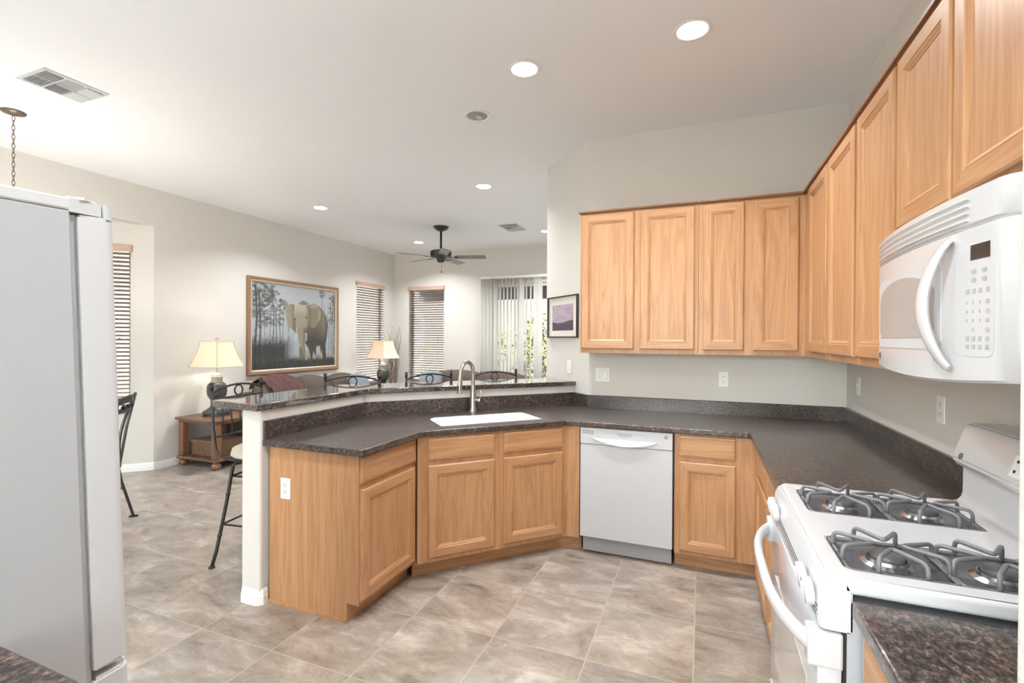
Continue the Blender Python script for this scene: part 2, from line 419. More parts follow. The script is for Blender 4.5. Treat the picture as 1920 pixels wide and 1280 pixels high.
# ------------------------------------------------------------------ room shell
XR, YB, ZC, XL, YF = .93, 3.95, 3.12, -5.67, 8.02
YR, XBAY, SOF = -3.0, -6.45, 2.71
BP, AP = Vector((-1.575, 2.505)), Vector((-.861, 3.247))         # ends of the counter's edge in front of the sink
U = (AP - BP).normalized(); Mv = Vector((-U.y, U.x))             # along that edge, and away from the cook
def sm(s, m): p = BP + U * s + Mv * m; return (p.x, p.y)
CK = Vector((-.872, 3.95))                                       # where the back wall turns
PHI = math.atan2(U.y, U.x)
struct('floor', bbox(-7, 1.2, -.75, YF + .2, -.12, 0), tile_m)
struct('added_bounce_floor', bbox(-7, 1.2, YR - .2, -.75, -.12, .004), plain('pale_bounce_floor', (.66, .63, .58), .95, bump=.6, bscale=400))  # unseen pale floor added to bounce sunlight up to the ceiling
struct('ceiling', bbox(-7, 1.2, YR - .2, YF + .2, ZC, ZC + .12), ceil_m)
def wallbox(name, parts, mat=wall_m):
    bm = B()
    for p in parts: box(bm, *p)
    return struct(name, bm, mat)
T = .15
wallbox('wall_right', [(XR, XR + T, YR, YB + T, 0, ZC)])
wallbox('wall_kitchen_back', [(CK.x, XR, YB, YB + T, 0, ZC)])
bm = B(); e = CK + Mv * .735; f = e + U * .13; g = CK + U * .13
prism(bm, [(CK.x, CK.y), (e.x, e.y), (f.x, f.y), (g.x, g.y)], 0, ZC); struct('wall_corner', bm, wall_m)
wallbox('wall_family_right', [(-1.29, -1.17, 4.60, YF, 0, ZC)])
WB = (-5.33, -4.555, .65, 2.46); SL = (-3.72, -1.75, .02, 2.48)   # back wall window and slider openings
wallbox('wall_back', [(XL - T, WB[0], YF, YF + T, 0, ZC), (WB[0], WB[1], YF, YF + T, 0, WB[2]), (WB[0], WB[1], YF, YF + T, WB[3], ZC),
                      (WB[1], SL[0], YF, YF + T, 0, ZC), (SL[0], SL[1], YF, YF + T, SL[3], ZC), (SL[1], -1.17, YF, YF + T, 0, ZC)])
WL = (6.885, 7.665, .65, 2.46)
wallbox('wall_left', [(XL - T, XL, 3.52, WL[0], 0, ZC), (XL - T, XL, WL[0], WL[1], 0, WL[2]), (XL - T, XL, WL[0], WL[1], WL[3], ZC), (XL - T, XL, WL[1], YF, 0, ZC),
                      (XL - T, XL, YR, 3.52, SOF, ZC)])
# bay: a 45 degree wall with a tall window, then the outer wall
BD = Vector((-.7071, -.7071)); BN = Vector((-.7071, .7071))
def bay(s, d): p = Vector((XL, 3.52)) + BD * s + BN * d; return (p.x, p.y)
BW = (.21, .86, .64, 2.46)
bm = B()
for s0, s1, z0, z1 in ((0, BW[0], 0, SOF), (BW[0], BW[1], 0, BW[2]), (BW[0], BW[1], BW[3], SOF), (BW[1], 1.103, 0, SOF)):
    prism(bm, [bay(s0, 0), bay(s1, 0), bay(s1, T), bay(s0, T)], z0, z1)
struct('wall_bay', bm, wall_m)
yb2 = 3.52 - .78
BO = (.6, 2.2, .75, 2.4)
wallbox('wall_bay_outer', [(XBAY - T, XBAY, YR, BO[0], 0, SOF), (XBAY - T, XBAY, BO[0], BO[1], 0, BO[2]), (XBAY - T, XBAY, BO[0], BO[1], BO[3], SOF), (XBAY - T, XBAY, BO[1], yb2, 0, SOF)])
struct('ceiling_bay', (lambda b: (prism(b, [(XL - T + .01, YR), (XL - T + .01, 3.52), bay(1.103, .1), (XBAY - .1, yb2), (XBAY - .1, YR)], SOF, SOF + .1), b)[1])(B()), ceil_m)
RW = (-3.0, .3, .04, 2.6)
wallbox('wall_rear', [(XBAY - T, RW[0], YR - T, YR, 0, ZC), (RW[0], RW[1], YR - T, YR, 0, RW[2]), (RW[0], RW[1], YR - T, YR, RW[3], ZC), (RW[1], XR + T, YR - T, YR, 0, ZC)])
bm = B(); prism(bm, arc_round([(.425, .80), (XR, .80), (XR, .925), (.425, .925)], [.02, 0, 0, .02]), 0, ZC)
struct('wall_partition', bm, plain('wall_paint_heavy_texture', (.665, .645, .61), .8, bump=1.0, bscale=55), smooth=40)
# low wall of the peninsula
PX0, PX1, PY0, PZ = -2.40, -2.256, 1.953, 1.074
WM, WT = .72, .144
def line_x(m, X): s = (X - BP.x - Mv.x * m) / U.x; return sm(s, m)
def stub_s(m):                                                    # where the line m meets the corner wall
    return (Vector((CK.x, CK.y)) - BP).dot(U)
ss = stub_s(0) - .002
pw = arc_round([(PX0, PY0), (PX1, PY0), line_x(WM, PX1), sm(ss, WM), sm(ss, WM + WT), line_x(WM + WT, PX0)], [.02, .02, 0, 0, 0, 0])
bm = B(); prism(bm, pw, 0, PZ); struct('wall_peninsula', bm, wall_m, smooth=30)
# baseboards
def base_run(name, pts, h=.085, t=.012, side=1):
    """pts in order; board grows to the given side"""
    bm = B()
    P = [Vector(p) for p in pts]
    prof = [(0, 0), (t, 0), (t, h * .55), (t * .75, h * .62), (t * .75, h * .8), (t * .3, h), (0, h)]
    rings = []
    for i, p in enumerate(P):
        d1 = (P[i] - P[i - 1]).normalized() if i else (P[1] - P[0]).normalized()
        d2 = (P[i + 1] - P[i]).normalized() if i < len(P) - 1 else d1
        n1, n2 = Vector((-d1.y, d1.x)) * side, Vector((-d2.y, d2.x)) * side
        b = (n1 + n2).normalized(); k = 1 / max(.3, b.dot(n1))
        rings.append([(p.x + b.x * a * k, p.y + b.y * a * k, z) for a, z in prof])
    loft(bm, rings, True, True); return struct(name, bm, trim_m)
base_run('baseboard_left', [(XL, YF), (XL, 3.52), bay(1.103, 0), (XBAY, yb2 - .01), (XBAY, YR)], side=1)
base_run('baseboard_back', [(SL[0] - .05, YF), (XL, YF)], side=1)
base_run('baseboard_peninsula', [line_x(WM + WT, PX0), (PX0, PY0 + .02), (PX0 + .02, PY0), (PX1 - .02, PY0), (PX1, PY0 + .02), (PX1, PY0 + .045)], side=-1)

# ------------------------------------------------------------------ windows, slider, outside
def win(name, w, z0, z1, loc, rz, mullion=False, fm=winf):
    """opening centred on local x, wall thickness along +y (outwards)"""
    bm = B(); f = .032
    for a in ((-w / 2, -w / 2 + f, z0, z1), (w / 2 - f, w / 2, z0, z1), (-w / 2, w / 2, z0, z0 + f), (-w / 2, w / 2, z1 - f, z1)): box(bm, a[0], a[1], .08, .13, a[2], a[3])
    if mullion: zm = (z0 + z1) / 2; box(bm, -w / 2, w / 2, .085, .125, zm - .02, zm + .02)
    o = struct(name, bm, fm); o.location = loc; o.rotation_euler = (0, 0, rz)
    g = obj('window_pane', bbox(-w / 2 + f, w / 2 - f, .1, .106, z0 + f, z1 - f), glass, o)
    return o
win('window_1', WB[1] - WB[0], WB[2], WB[3], ((WB[0] + WB[1]) / 2, YF, 0), 0)
win('window_2', WL[1] - WL[0], WL[2], WL[3], (XL, (WL[0] + WL[1]) / 2, 0), PI / 2)
bc = bay((BW[0] + BW[1]) / 2, 0)
win('window_3', BW[1] - BW[0], BW[2], BW[3], (bc[0], bc[1], 0), PI / 4)
win('window_4', BO[1] - BO[0], BO[2], BO[3], (XBAY, (BO[0] + BO[1]) / 2, 0), PI / 2)
win('added_rear_door', RW[1] - RW[0], RW[2], RW[3], ((RW[0] + RW[1]) / 2, YR, 0), PI, False, fm=winw)  # unseen glazed opening, added so sun enters from behind the camera
def slider():
    bm = B(); x0, x1, z0, z1 = SL; f = .055
    for a in ((x0, x0 + f, z0, z1), (x1 - f, x1, z0, z1), (x0, x1, z0, z0 + f), (x0, x1, z1 - f, z1)): box(bm, a[0], a[1], YF + .05, YF + .14, a[2], a[3])
    xm = (x0 + x1) / 2
    box(bm, xm - .04, xm + .04, YF + .06, YF + .12, z0, z1)
    o = struct('door_1', bm, winw)
    obj('door_pane', bbox(x0 + f, xm - .04, YF + .09, YF + .096, z0 + f, z1 - f), glass, o)
    obj('door_pane', bbox(xm + .04, x1 - f, YF + .09, YF + .096, z0 + f, z1 - f), glass, o)
slider()
struct('ground_patio', bbox(-9, 3, YF + T, 11.6, -.12, -.02), concrete)
struct('ground_yard', bbox(-16, 8, 11.6, 22, -.12, -.03), gravel)
struct('added_rear_ground', bbox(-12, 6, -14, YR - T, -.12, -.02), plain('dark_added_ground', (.07, .07, .068), .95, bump=.5, bscale=80))  # unseen ground, made dark to weaken light through the added rear opening
struct('ground_side', bbox(-16, XBAY - T, -3.15, 11.6, -.12, -.03), gravel)
struct('wall_yard', bbox(-16, 8, 15.0, 15.2, -.1, 1.75), stucco)
struct('wall_yard_side', bbox(-13.2, -13.0, -3, 15, -.1, 4.4), stucco)
struct('wall_neighbour', bbox(-20, 5, 18, 18.3, -.1, 4.6), stucco)
bm = B(); box(bm, -7, 2.5, YF + T, 11.2, 2.72, 2.86); box(bm, -7, 2.5, 11.0, 11.25, 2.46, 2.72)
struct('roof_patio', bm, beam_m)
def shrub(x, y, w, h, label):
    r = random.Random(int(x * 100)); t = thing('yard_shrub', label, 'shrub', (x, y, -.03), 0, 'shrubs along the yard wall')
    bm = B(); tube(bm, [(0, 0, 0), (.03, .02, h * .6)], [.04, .015]); obj('stem', bm, twig, t)
    bm = B()
    for k in range(900):
        a, e, q = r.random() * 2 * PI, r.uniform(-1, 1), r.random() ** .4
        p = Vector((math.cos(a) * math.sqrt(1 - e * e) * w / 2 * q, math.sin(a) * math.sqrt(1 - e * e) * w / 2 * q, h * .55 + e * h * .45 * q))
        d = Vector((r.uniform(-1, 1), r.uniform(-1, 1), r.uniform(-1, 1))).normalized(); c = d.cross(Vector((r.random(), r.random(), 1))).normalized()
        s = r.uniform(.05, .09); v = [bm.verts.new(p + d * s), bm.verts.new(p + c * s * .5), bm.verts.new(p - d * s), bm.verts.new(p - c * s * .5)]
        bm.faces.new(v)
    obj('foliage', bm, leaf_m, t)
shrub(-4.6, 13.9, 1.7, 2.3, 'yellow-green shrub outside, seen through the middle of the vertical blinds')
shrub(-3.0, 14.2, 1.3, 1.9, 'yellow-green shrub outside, in the gap beside the last blind vane')
shrub(-6.6, 14.0, 1.8, 2.2, 'yellow-green shrub outside, behind the back wall window blind')

# ------------------------------------------------------------------ blinds
def hblind(label, w, z0, z1, loc, rz, tilt=0):
    t = thing('window_blind', label, 'blind', loc, rz, 'brown wooden window blinds')
    bm = B(); box(bm, -w / 2, w / 2, -.03, -.012, z1 - .072, z1, .003)
    for s in (-1, 1): box(bm, s * w / 2 - .009, s * w / 2 + .009, -.03, .02, z1 - .072, z1)
    obj('valance', bm, val_m, t)
    bm = B(); z = z1 - .095; p = .0445
    while z > z0 + .05:
        vs = box(bm, -w / 2 + .012, w / 2 - .012, -.022, .028, z - .0016, z + .0016)
        bmesh.ops.rotate(bm, verts=vs, cent=(0, .003, z), matrix=Matrix.Rotation(tilt, 3, 'X'))
        z -= p
    obj('slat_panel', bm, slat_m, t)
    obj('bottom_rail', bbox(-w / 2 + .012, w / 2 - .012, -.02, .026, z0, z0 + .02, bev=.003), slat_m, t)
    for s in (-.32, .32):
        bm = B(); tube(bm, [(s * w, -.024, z0), (s * w, -.024, z1 - .06)], .0012, 5); obj('ladder_cord', bm, slat_m, t)
    bm = B(); tube(bm, [(w * .36, -.034, z1 - .07), (w * .36, -.034, z1 - 1.0)], .0016, 5); sphere(bm, (w * .36, -.034, z1 - 1.02), .012, 8); obj('pull_cord', bm, twig, t)
    return t
hblind('brown wooden blind on the back wall beside the corner of twigs', WB[1] - WB[0] + .01, WB[2], 2.475, ((WB[0] + WB[1]) / 2, YF, 0), 0, -.36)
hblind('brown wooden blind between the elephant painting and the room corner', WL[1] - WL[0] + .01, WL[2], 2.475, (XL, (WL[0] + WL[1]) / 2, 0), PI / 2, -.36)
hblind('brown wooden blind in the nook beside the refrigerator', BW[1] - BW[0] + .01, BW[2], 2.475, (bc[0], bc[1], 0), PI / 4, -.30)
def vblind():
    t = thing('vertical_blind', 'pale grey vertical blind half closed over the sliding glass door', 'blind', (0, YF, 0))
    x0 = -3.76
    obj('headrail', bbox(x0, SL[1] + .05, -.075, -.02, 2.555, 2.60, bev=.004), plas, t)
    vx = [(-3.73, 62), (-3.67, 58), (-3.60, 54), (-3.53, 48), (-3.46, 50), (-3.38, 84), (-3.31, 92), (-3.24, 90), (-3.17, 94), (-3.10, 90), (-3.04, 84), (-2.965, 30), (-2.88, 92), (-2.80, 90), (-2.705, 8), (-2.63, 14)]
    for x, a in vx:
        bm = B(); w = .0445; rings = []
        for k in range(7):
            q = -w + 2 * w * k / 6; rings.append([(q, .006 * (1 - (q / w) ** 2), .06), (q, .006 * (1 - (q / w) ** 2), 2.55)])
        loft(bm, rings, False); xf(bm, Matrix.Rotation(math.radians(a), 4, 'Z'))
        xf(bm, Matrix.Translation((x, -.048, 0)))
        o = obj('vane', bm, vane_m, t, True)
        sd = o.modifiers.new('s', 'SOLIDIFY'); sd.thickness = .0012
    bm = B(); tube(bm, [(-3.505, -.11, .5), (-3.505, -.11, 2.56)], .004, 6); obj('wand', bm, iron_g, t)
vblind()

# ------------------------------------------------------------------ cabinets
def door_bm(x0, x1, z0, z1, y=0, t=.019, fw=.057):
    """framed door with moulded inner edge and flat panel; front faces -y"""
    bm = B()
    prof = [(0, 0), (0, -t + .005), (.006, -t), (fw - .004, -t), (fw - .001, -t + .0035), (fw + .003, -t + .002), (fw + .013, -t + .0085), (fw + .016, -t + .0085), (fw + .017, -t + .011)]
    R = []
    for i, d in prof:
        R.append([bm.verts.new(p) for p in ((x0 + i, y + d, z0 + i), (x1 - i, y + d, z0 + i), (x1 - i, y + d, z1 - i), (x0 + i, y + d, z1 - i))])
    for a, b in zip(R, R[1:]):
        for k in range(4):
            f = bm.faces.new((a[k], a[(k + 1) % 4], b[(k + 1) % 4], b[k])); f.material_index = 1 if k in (0, 2) else 0
    bm.faces.new(R[-1]); bm.faces.new(R[0][::-1])
    return bm
def slab_bm(x0, x1, z0, z1, y=0, t=.019):
    bm = B(); prof = [(0, 0), (0, -t + .007), (.003, -t + .003), (.010, -t + .002), (.013, -t)]
    R = [[bm.verts.new(p) for p in ((x0 + i, y + d, z0 + i), (x1 - i, y + d, z0 + i), (x1 - i, y + d, z1 - i), (x0 + i, y + d, z1 - i))] for i, d in prof]
    for a, b in zip(R, R[1:]):
        for k in range(4): bm.faces.new((a[k], a[(k + 1) % 4], b[(k + 1) % 4], b[k]))
    bm.faces.new(R[-1]); bm.faces.new(R[0][::-1]); return bm
def door(parent, x0, x1, z0, z1, y=0): return obj('door', door_bm(x0, x1, z0, z1, y), [oak_v, oak_h], parent)
def drawer(parent, x0, x1, z0, z1, y=0): return obj('drawer_front', slab_bm(x0, x1, z0, z1, y), oak_h, parent)
DZ, WZ = (.125, .697), (.728, .864)
G_B, G_U = 'oak base cabinets', 'oak wall cabinets'
# end of the peninsula (faces +X)
t = thing('base_cabinet', 'oak base cabinet at the peninsula end with an outlet on its side panel', 'cabinet', (-1.63, 2.005, 0), PI / 2, G_B)
obj('carcass', bbox(.012, .53, 0, .59, .1, .874), oak_v, t)
obj('toe_kick', bbox(.012, .55, .075, .09, 0, .1), oak_h, t)
bm = B(); prism(bm, [(0, 0), (.612, 0), (.612, .1), (.612, .874), (0, .874), (0, .1)], 0, .012)
bm.free(); bm = B()
pts = [(.075, 0), (.612, 0), (.612, .874), (0, .874), (0, .1), (.075, .1)]                    # side panel with a toe notch
a = [bm.verts.new((0, y, z)) for y, z in pts]; b = [bm.verts.new((.012, y, z)) for y, z in pts]
bm.faces.new(a); bm.faces.new(b[::-1])
for k in range(6): bm.faces.new((a[k], b[k], b[(k + 1) % 6], a[(k + 1) % 6]))
obj('side_panel', bm, oak_v, t)
obj('base_strip', bbox(-.008, 0, .076, .612, 0, .016), oak_h, t)
door(t, .006, .498, *DZ); drawer(t, .006, .508, *WZ)
# sink cabinet (front along the angled run)
FR = -.02
t = thing('sink_cabinet', 'oak sink base cabinet with two doors set at an angle under the sink', 'cabinet', (BP.x, BP.y, 0), PHI, G_B)
LB = (AP - BP).length
bm = B(); yf = .028
c0, s0 = math.cos(PHI), math.sin(PHI)
def tol(x, y): d = Vector((x, y)) - BP; return (d.dot(U), d.dot(Mv))
pf = [(-.016, yf - .004), (LB + .012, yf)]; e1, e2 = tol(-.787, 3.275), tol(-.787, 3.30)
prism(bm, [pf[0], pf[1], e1, e2, (LB + .005, yf + .02), (-.016, yf + .02)], .1, .874)
obj('face_frame', bm, oak_v, t)
bm = B(); k1, k2 = tol(-.787, 3.355), tol(-.787, 3.37)
prism(bm, [(-.03, .10), (LB - .02, .10), k1, k2, (LB - .026, .115), (-.03, .115)], 0, .1); obj('toe_kick', bm, oak_h, t)
for x0, x1 in ((.049, .486), (.552, .998)): door(t, x0, x1, DZ[0] + .005, DZ[1], yf); drawer(t, x0, x1, *WZ, yf)
# cabinet beside the dishwasher (faces -Y)
t = thing('base_cabinet', 'oak base cabinet with one drawer and door just beside the dishwasher', 'cabinet', (-.162, 3.28, 0), 0, G_B)
obj('carcass', bbox(0, .4695, 0, .6, .1, .874), oak_v, t); obj('toe_kick', bbox(0, .48, .075, .09, 0, .1), oak_h, t)
door(t, .031, .358, *DZ); drawer(t, .031, .358, *WZ)
# right run (faces -X): local x runs toward the camera
t = thing('base_cabinet', 'oak base cabinet in the inner corner, seen edge-on behind the range', 'cabinet', (.308, 3.275, 0), -PI / 2, G_B)
obj('carcass', bbox(.0, .715, 0, .55, .1, .874), oak_v, t); obj('toe_kick', bbox(0, .715, .075, .09, 0, .1), oak_h, t)
door(t, .19, .70, *DZ); drawer(t, .19, .70, *WZ)
t = thing('base_cabinet', 'narrow oak base cabinet against the far side of the range', 'cabinet', (.308, 2.558, 0), -PI / 2, G_B)
obj('carcass', bbox(0, .54, 0, .55, .1, .874), oak_v, t); obj('toe_kick', bbox(0, .54, .075, .09, 0, .1), oak_h, t)
door(t, .02, .515, *DZ); drawer(t, .02, .515, *WZ)
t = thing('base_cabinet', 'oak base cabinet between the range and the textured wall end', 'cabinet', (.335, 1.238, 0), -PI / 2, G_B)
obj('carcass', bbox(.012, .305, 0, .55, .1, .874), oak_v, t); obj('toe_kick', bbox(0, .305, .075, .09, 0, .1), oak_h, t)
obj('filler_strip', bbox(0, .012, -.01, .5, .1, .874), white_t, t)
door(t, .03, .29, *DZ); drawer(t, .03, .29, *WZ)
t = thing('base_cabinet', 'oak base cabinet under the speckled counter corner beside the refrigerator', 'cabinet', (-.14, .44, 0), PI, G_B)
obj('carcass', bbox(0, 1.04, 0, .55, .1, .874), oak_v, t); obj('toe_kick', bbox(0, 1.04, .075, .09, 0, .1), oak_h, t)
for x0, x1 in ((.02, .5), (.54, 1.02)): door(t, x0, x1, *DZ); drawer(t, x0, x1, *WZ)
# wall cabinets
UZ0, UZ1 = 1.372, 2.43
def upper(label, loc, rz, w, z0, doors, dz=(None, None), lm=True, depth=.300):
    t = thing('wall_cabinet', label, 'cabinet', loc, rz, G_U)
    obj('carcass', bbox(0, w, 0, depth, z0, UZ1), oak_v, t)
    for x0, x1 in doors: door(t, x0, x1, z0 + .032, UZ1 - .012)
    bm = B(); box(bm, -.012 if lm else 0, w, -.020, depth * .5, UZ1 + .008, UZ1 + .020); box(bm, 0, w, -.008, depth * .5, UZ1, UZ1 + .008)
    obj('top_molding', bm, oak_d, t)
    return t
YU = 3.645
upper('oak wall cabinet above the dishwasher, its end beside the purple picture', (-.877, YU, 0), 0, .847, UZ0, [(.012, .404), (.450, .822)])
upper('oak wall cabinet with two narrow doors, next to the inner corner', (-.028, YU, 0), 0, .655, UZ0, [(.028, .288), (.346, .612)], lm=False)
XU = .625
upper('oak wall cabinet in the inner corner, over the outlet and switch on the side wall', (XU, YU - .002, 0), -PI / 2, 1.158, UZ0, [(.178, .638), (.674, 1.140)], lm=False)
upper('single-door oak wall cabinet right against the microwave', (XU, 2.485, 0), -PI / 2, .472, UZ0, [(.028, .458)], lm=False)
upper('short oak wall cabinet directly over the microwave', (XU, 2.011, 0), -PI / 2, .80, 1.818, [(.013, .390), (.41, .785)], lm=False)

# ------------------------------------------------------------------ worktops
CT0, CT1 = .876, .914
ZSP = 1.016
def worktop():
    outer = [(.273, 2.016), (.273, 3.247), (AP.x, AP.y), (BP.x, BP.y), (-1.580, 1.968), (PX1 + .001, 1.968), line_x(WM - .001, PX1 + .001), sm(ss, WM - .001), (CK.x, CK.y - .002), (XR - .001, YB - .001), (XR - .001, 2.016)]
    outer = arc_round(outer, [0, .03, .05, .06, .025, 0, 0, 0, 0, 0, 0])
    hole = arc_round([sm(.162, .130), sm(.902, .130), sm(.902, .470), sm(.162, .470)], [.02, .02, .07, .07])
    t = thing('worktop', 'dark speckled worktop wrapping the peninsula, sink and range corner', 'countertop', (0, 0, 0))
    obj('counter_slab', plate(outer, [hole], CT0, CT1, .008), gran, t, 40)
    bm = B(); d = .019                                             # upstand, mitred round the walls
    path = [(PX1, 1.972), line_x(WM, PX1), sm(ss, WM), (CK.x, CK.y), (XR, YB), (XR, 2.03)]
    P = [Vector(p) for p in path]; rings = []
    for i, p in enumerate(P):
        d1 = (P[i] - P[i - 1]).normalized() if i else (P[1] - P[0]).normalized(); d2 = (P[i + 1] - P[i]).normalized() if i < len(P) - 1 else d1
        n1, n2 = Vector((d1.y, -d1.x)), Vector((d2.y, -d2.x)); b = (n1 + n2).normalized(); k = 1 / max(.3, b.dot(n1))
        rings.append([(p.x + b.x * a * k, p.y + b.y * a * k, z) for a, z in ((.0012, CT1), (d, CT1), (d, ZSP - .003), (d - .003, ZSP), (.0012, ZSP))])
    loft(bm, rings); obj('backsplash', bm, gran, t)
worktop()
def bar():
    m0, m1, x0, x1, y0, z0, z1 = .692, 1.10, -2.235, -2.645, 1.918, 1.0745, 1.112
    outer = [(x1, y0 + .035), (x0, y0 - .006), line_x(m0, x0), sm(ss - .001, m0), sm(ss - .001, m1), line_x(m1, x1)]
    o = obj('raised_countertop', plate(arc_round(outer, [.03, .012, .03, 0, 0, .04]), [], z0, z1, .007), gran_bar, None, 40)
    tag(o, 'raised dark speckled bar top along the peninsula, bent in the middle', 'countertop')
bar()
o = obj('counter_slab', plate(arc_round([(.305, .926), (XR - .001, .926), (XR - .001, 1.240), (.305, 1.240)], [0, 0, 0, .006]), [], CT0, CT1, .007), gran, None, 40)
tag(o, 'short speckled brown counter piece between the range and the textured wall end', 'countertop')
o = obj('counter_slab', plate(arc_round([(-1.185, -.16), (-.12, -.16), (-.12, .467), (-1.185, .474)], [0, 0, .03, 0]), [], CT0, CT1, .007), gran, None, 40)
tag(o, 'speckled counter corner at the foot of the refrigerator', 'countertop')

# ------------------------------------------------------------------ sink and faucet
def sink():
    t = thing('kitchen_sink', 'white double-bowl sink set under the angled worktop', 'sink', (BP.x, BP.y, 0), PHI)
    zt = CT1 - .0012
    def bowl(x0, x1, y0, y1, d):
        bm = B(); r = .05
        ring = lambda i, z: [(p[0], p[1], z) for p in arc_round([(x0 + i, y0 + i), (x1 - i, y0 + i), (x1 - i, y1 - i), (x0 + i, y1 - i)], r)]
        loft(bm, [ring(-.006, zt - d - .01), ring(-.006, zt - .010), ring(0, zt - .004), ring(.012, zt - d + .03), ring(.03, zt - d)], True, False)
        bm.faces.new([bm.verts.new(p) for p in ring(.03, zt - d)])
        bmesh.ops.remove_doubles(bm, verts=bm.verts[:], dist=1e-5)
        return bm
    rim = arc_round([(.1635, .1315), (.9005, .1315), (.9005, .4685), (.1635, .4685)], [.02, .02, .07, .07])
    bh = [arc_round([(a, .142), (b, .142), (b, .458), (a, .458)], .05) for a, b in ((.174, .515), (.545, .890))]
    obj('rim', plate(rim, bh, zt - .012, zt, .003), sinkw, t, 40)
    for x0, x1 in ((.174, .515), (.545, .890)):
        o = obj('bowl', bowl(x0, x1, .142, .458, .16), sinkw, t, 50)
        bm = B(); lathe(bm, [(.001, zt - .1585), (.04, zt - .1585), (.042, zt - .156), (.03, zt - .155), (.02, zt - .157), (.001, zt - .157)], 20, (x0 + x1) / 2, .30); obj('drain', bm, alum, o, True)
sink()
def faucet():
    t = thing('kitchen_faucet', 'brushed nickel gooseneck faucet standing behind the sink', 'faucet', (-1.645, 3.353, CT1 + .0006), math.radians(-96))
    bm = B(); lathe(bm, [(.032, 0), (.032, .004), (.0285, .010), (.0265, .03), (.0245, .11), (.021, .165), (.0165, .20), (.0155, .21)], 24); obj('body', bm, chrome, t, 50)
    bm = B(); pts = [(0, 0, .205), (0, 0, .29)] + arcpts((.085, 0, .30), .085, PI, .12, 18) + [(.176, 0, .275)]
    tube(bm, pts, .0145, 14); obj('spout', bm, chrome, t, 60)
    bm = B(); ax = Vector((.02, 0, -.1)); tube(bm, [(.1755, 0, .285), (.178, 0, .265), (.187, 0, .20), (.190, 0, .162), (.1905, 0, .155)], [.0148, .0165, .020, .0205, .016], 16)
    o = obj('spray_head', bm, chrome, t, 60)
    obj('spray_button', bbox(.200, .2095, -.006, .006, .172, .215, bev=.002), black, o)
    bm = B(); tube(bm, [(0, .02, .085), (0, .058, .085)], .0165, 16); tube(bm, [(0, .058, .085), (0, .066, .085)], [.0165, .013], 16); o = obj('handle', bm, chrome, t, 50)
    bm = B(); tube(bm, [(0, .060, .085), (0, .064, .12), (0, .070, .168)], [.0065, .005, .0045], 8); obj('lever', bm, chrome, o, True)
faucet()

# ------------------------------------------------------------------ dishwasher
def emblem(parent, r, loc, rz=0, extra=None):
    bm = B(); n = 24
    prof = [(r * .80, 0), (r * .80, -.0012), (r, -.0012), (r, 0)]
    loft(bm, [[(q * math.cos(2 * PI * k / n), y, q * math.sin(2 * PI * k / n)) for k in range(n)] for q, y in prof], True, False)
    for a in range(4):
        c = a * PI / 2; tube(bm, [(r * .62 * math.cos(c - .5), -.0006, r * .62 * math.sin(c - .5)), (r * .72 * math.cos(c), -.0006, r * .72 * math.sin(c)), (r * .62 * math.cos(c + .5), -.0006, r * .62 * math.sin(c + .5))], r * .07, 5)
    x = text_bm('GE', r * .95); xf(x, Matrix.Translation((0, -.0006, 0))); merge(bm, x)
    o = obj('emblem', bm, emb_m, parent, None, loc, (0, 0, rz))
    return o
def dishwasher():
    t = thing('dishwasher', 'white built-in dishwasher between the oak base cabinets', 'dishwasher', (-.4755, 3.262, 0))
    w = .3025
    obj('tub', bbox(-w - .006, w + .010, .022, .6, .121, .872), black, t)
    obj('door_panel', bbox(-w, w, 0, .022, .122, .757, bev=.003), white_s, t)
    c = obj('control_panel', bbox(-w, w, -.004, .022, .760, .872, bev=.004), white_s, t)
    bm = B(); n = 28; rings = []                                   # smile-shaped grip lip
    for k in range(n + 1):
        u = -1 + 2 * k / n; x = u * .215 - .005; zb = .800 - .038 * (1 - u * u); zt = .805; d = .001 + .020 * (1 - u * u) ** .7
        rings.append([(x, -.003, zt), (x, -.004 - d * .5, zt - .004), (x, -.004 - d, zb + .006), (x, -.004 - d, zb), (x, -.003, zb + .004)])
    loft(bm, rings); obj('handle', bm, white, t, 50)
    bm = B()
    for k in range(3):
        z = .853 - k * .0095; tube(bm, [(-.29, -.0038, z + .003), (-.245, -.0038, z + .001), (-.21, -.0038, z - .005)], .0013, 5)
    obj('vent_slots', bm, black, c)
    bm = B(); rings = []
    for k in range(13):
        u = -1 + k / 6; x = u * .052; zt = .846; zb = .846 - .021 * (1 - abs(u) ** 3) ** .5 - .0005; rings.append([(x, -.0035, zt), (x, -.0052, zt), (x, -.0052, zb), (x, -.0035, zb)])
    loft(bm, rings); obj('latch', bm, grey, c)
    bm = B(); box(bm, -.12, .12, -.0045, -.0035, .8465, .8475); box(bm, -.105, -.098, -.0045, -.0035, .826, .829); box(bm, -.092, -.085, -.0045, -.0035, .826, .829); obj('indicator_print', bm, key_m, c)
    emblem(t, .0105, (.262, -.0042, .843))
    obj('kick_plate', bbox(-w + .012, w - .006, .045, .06, .012, .119), kick, t)
dishwasher()

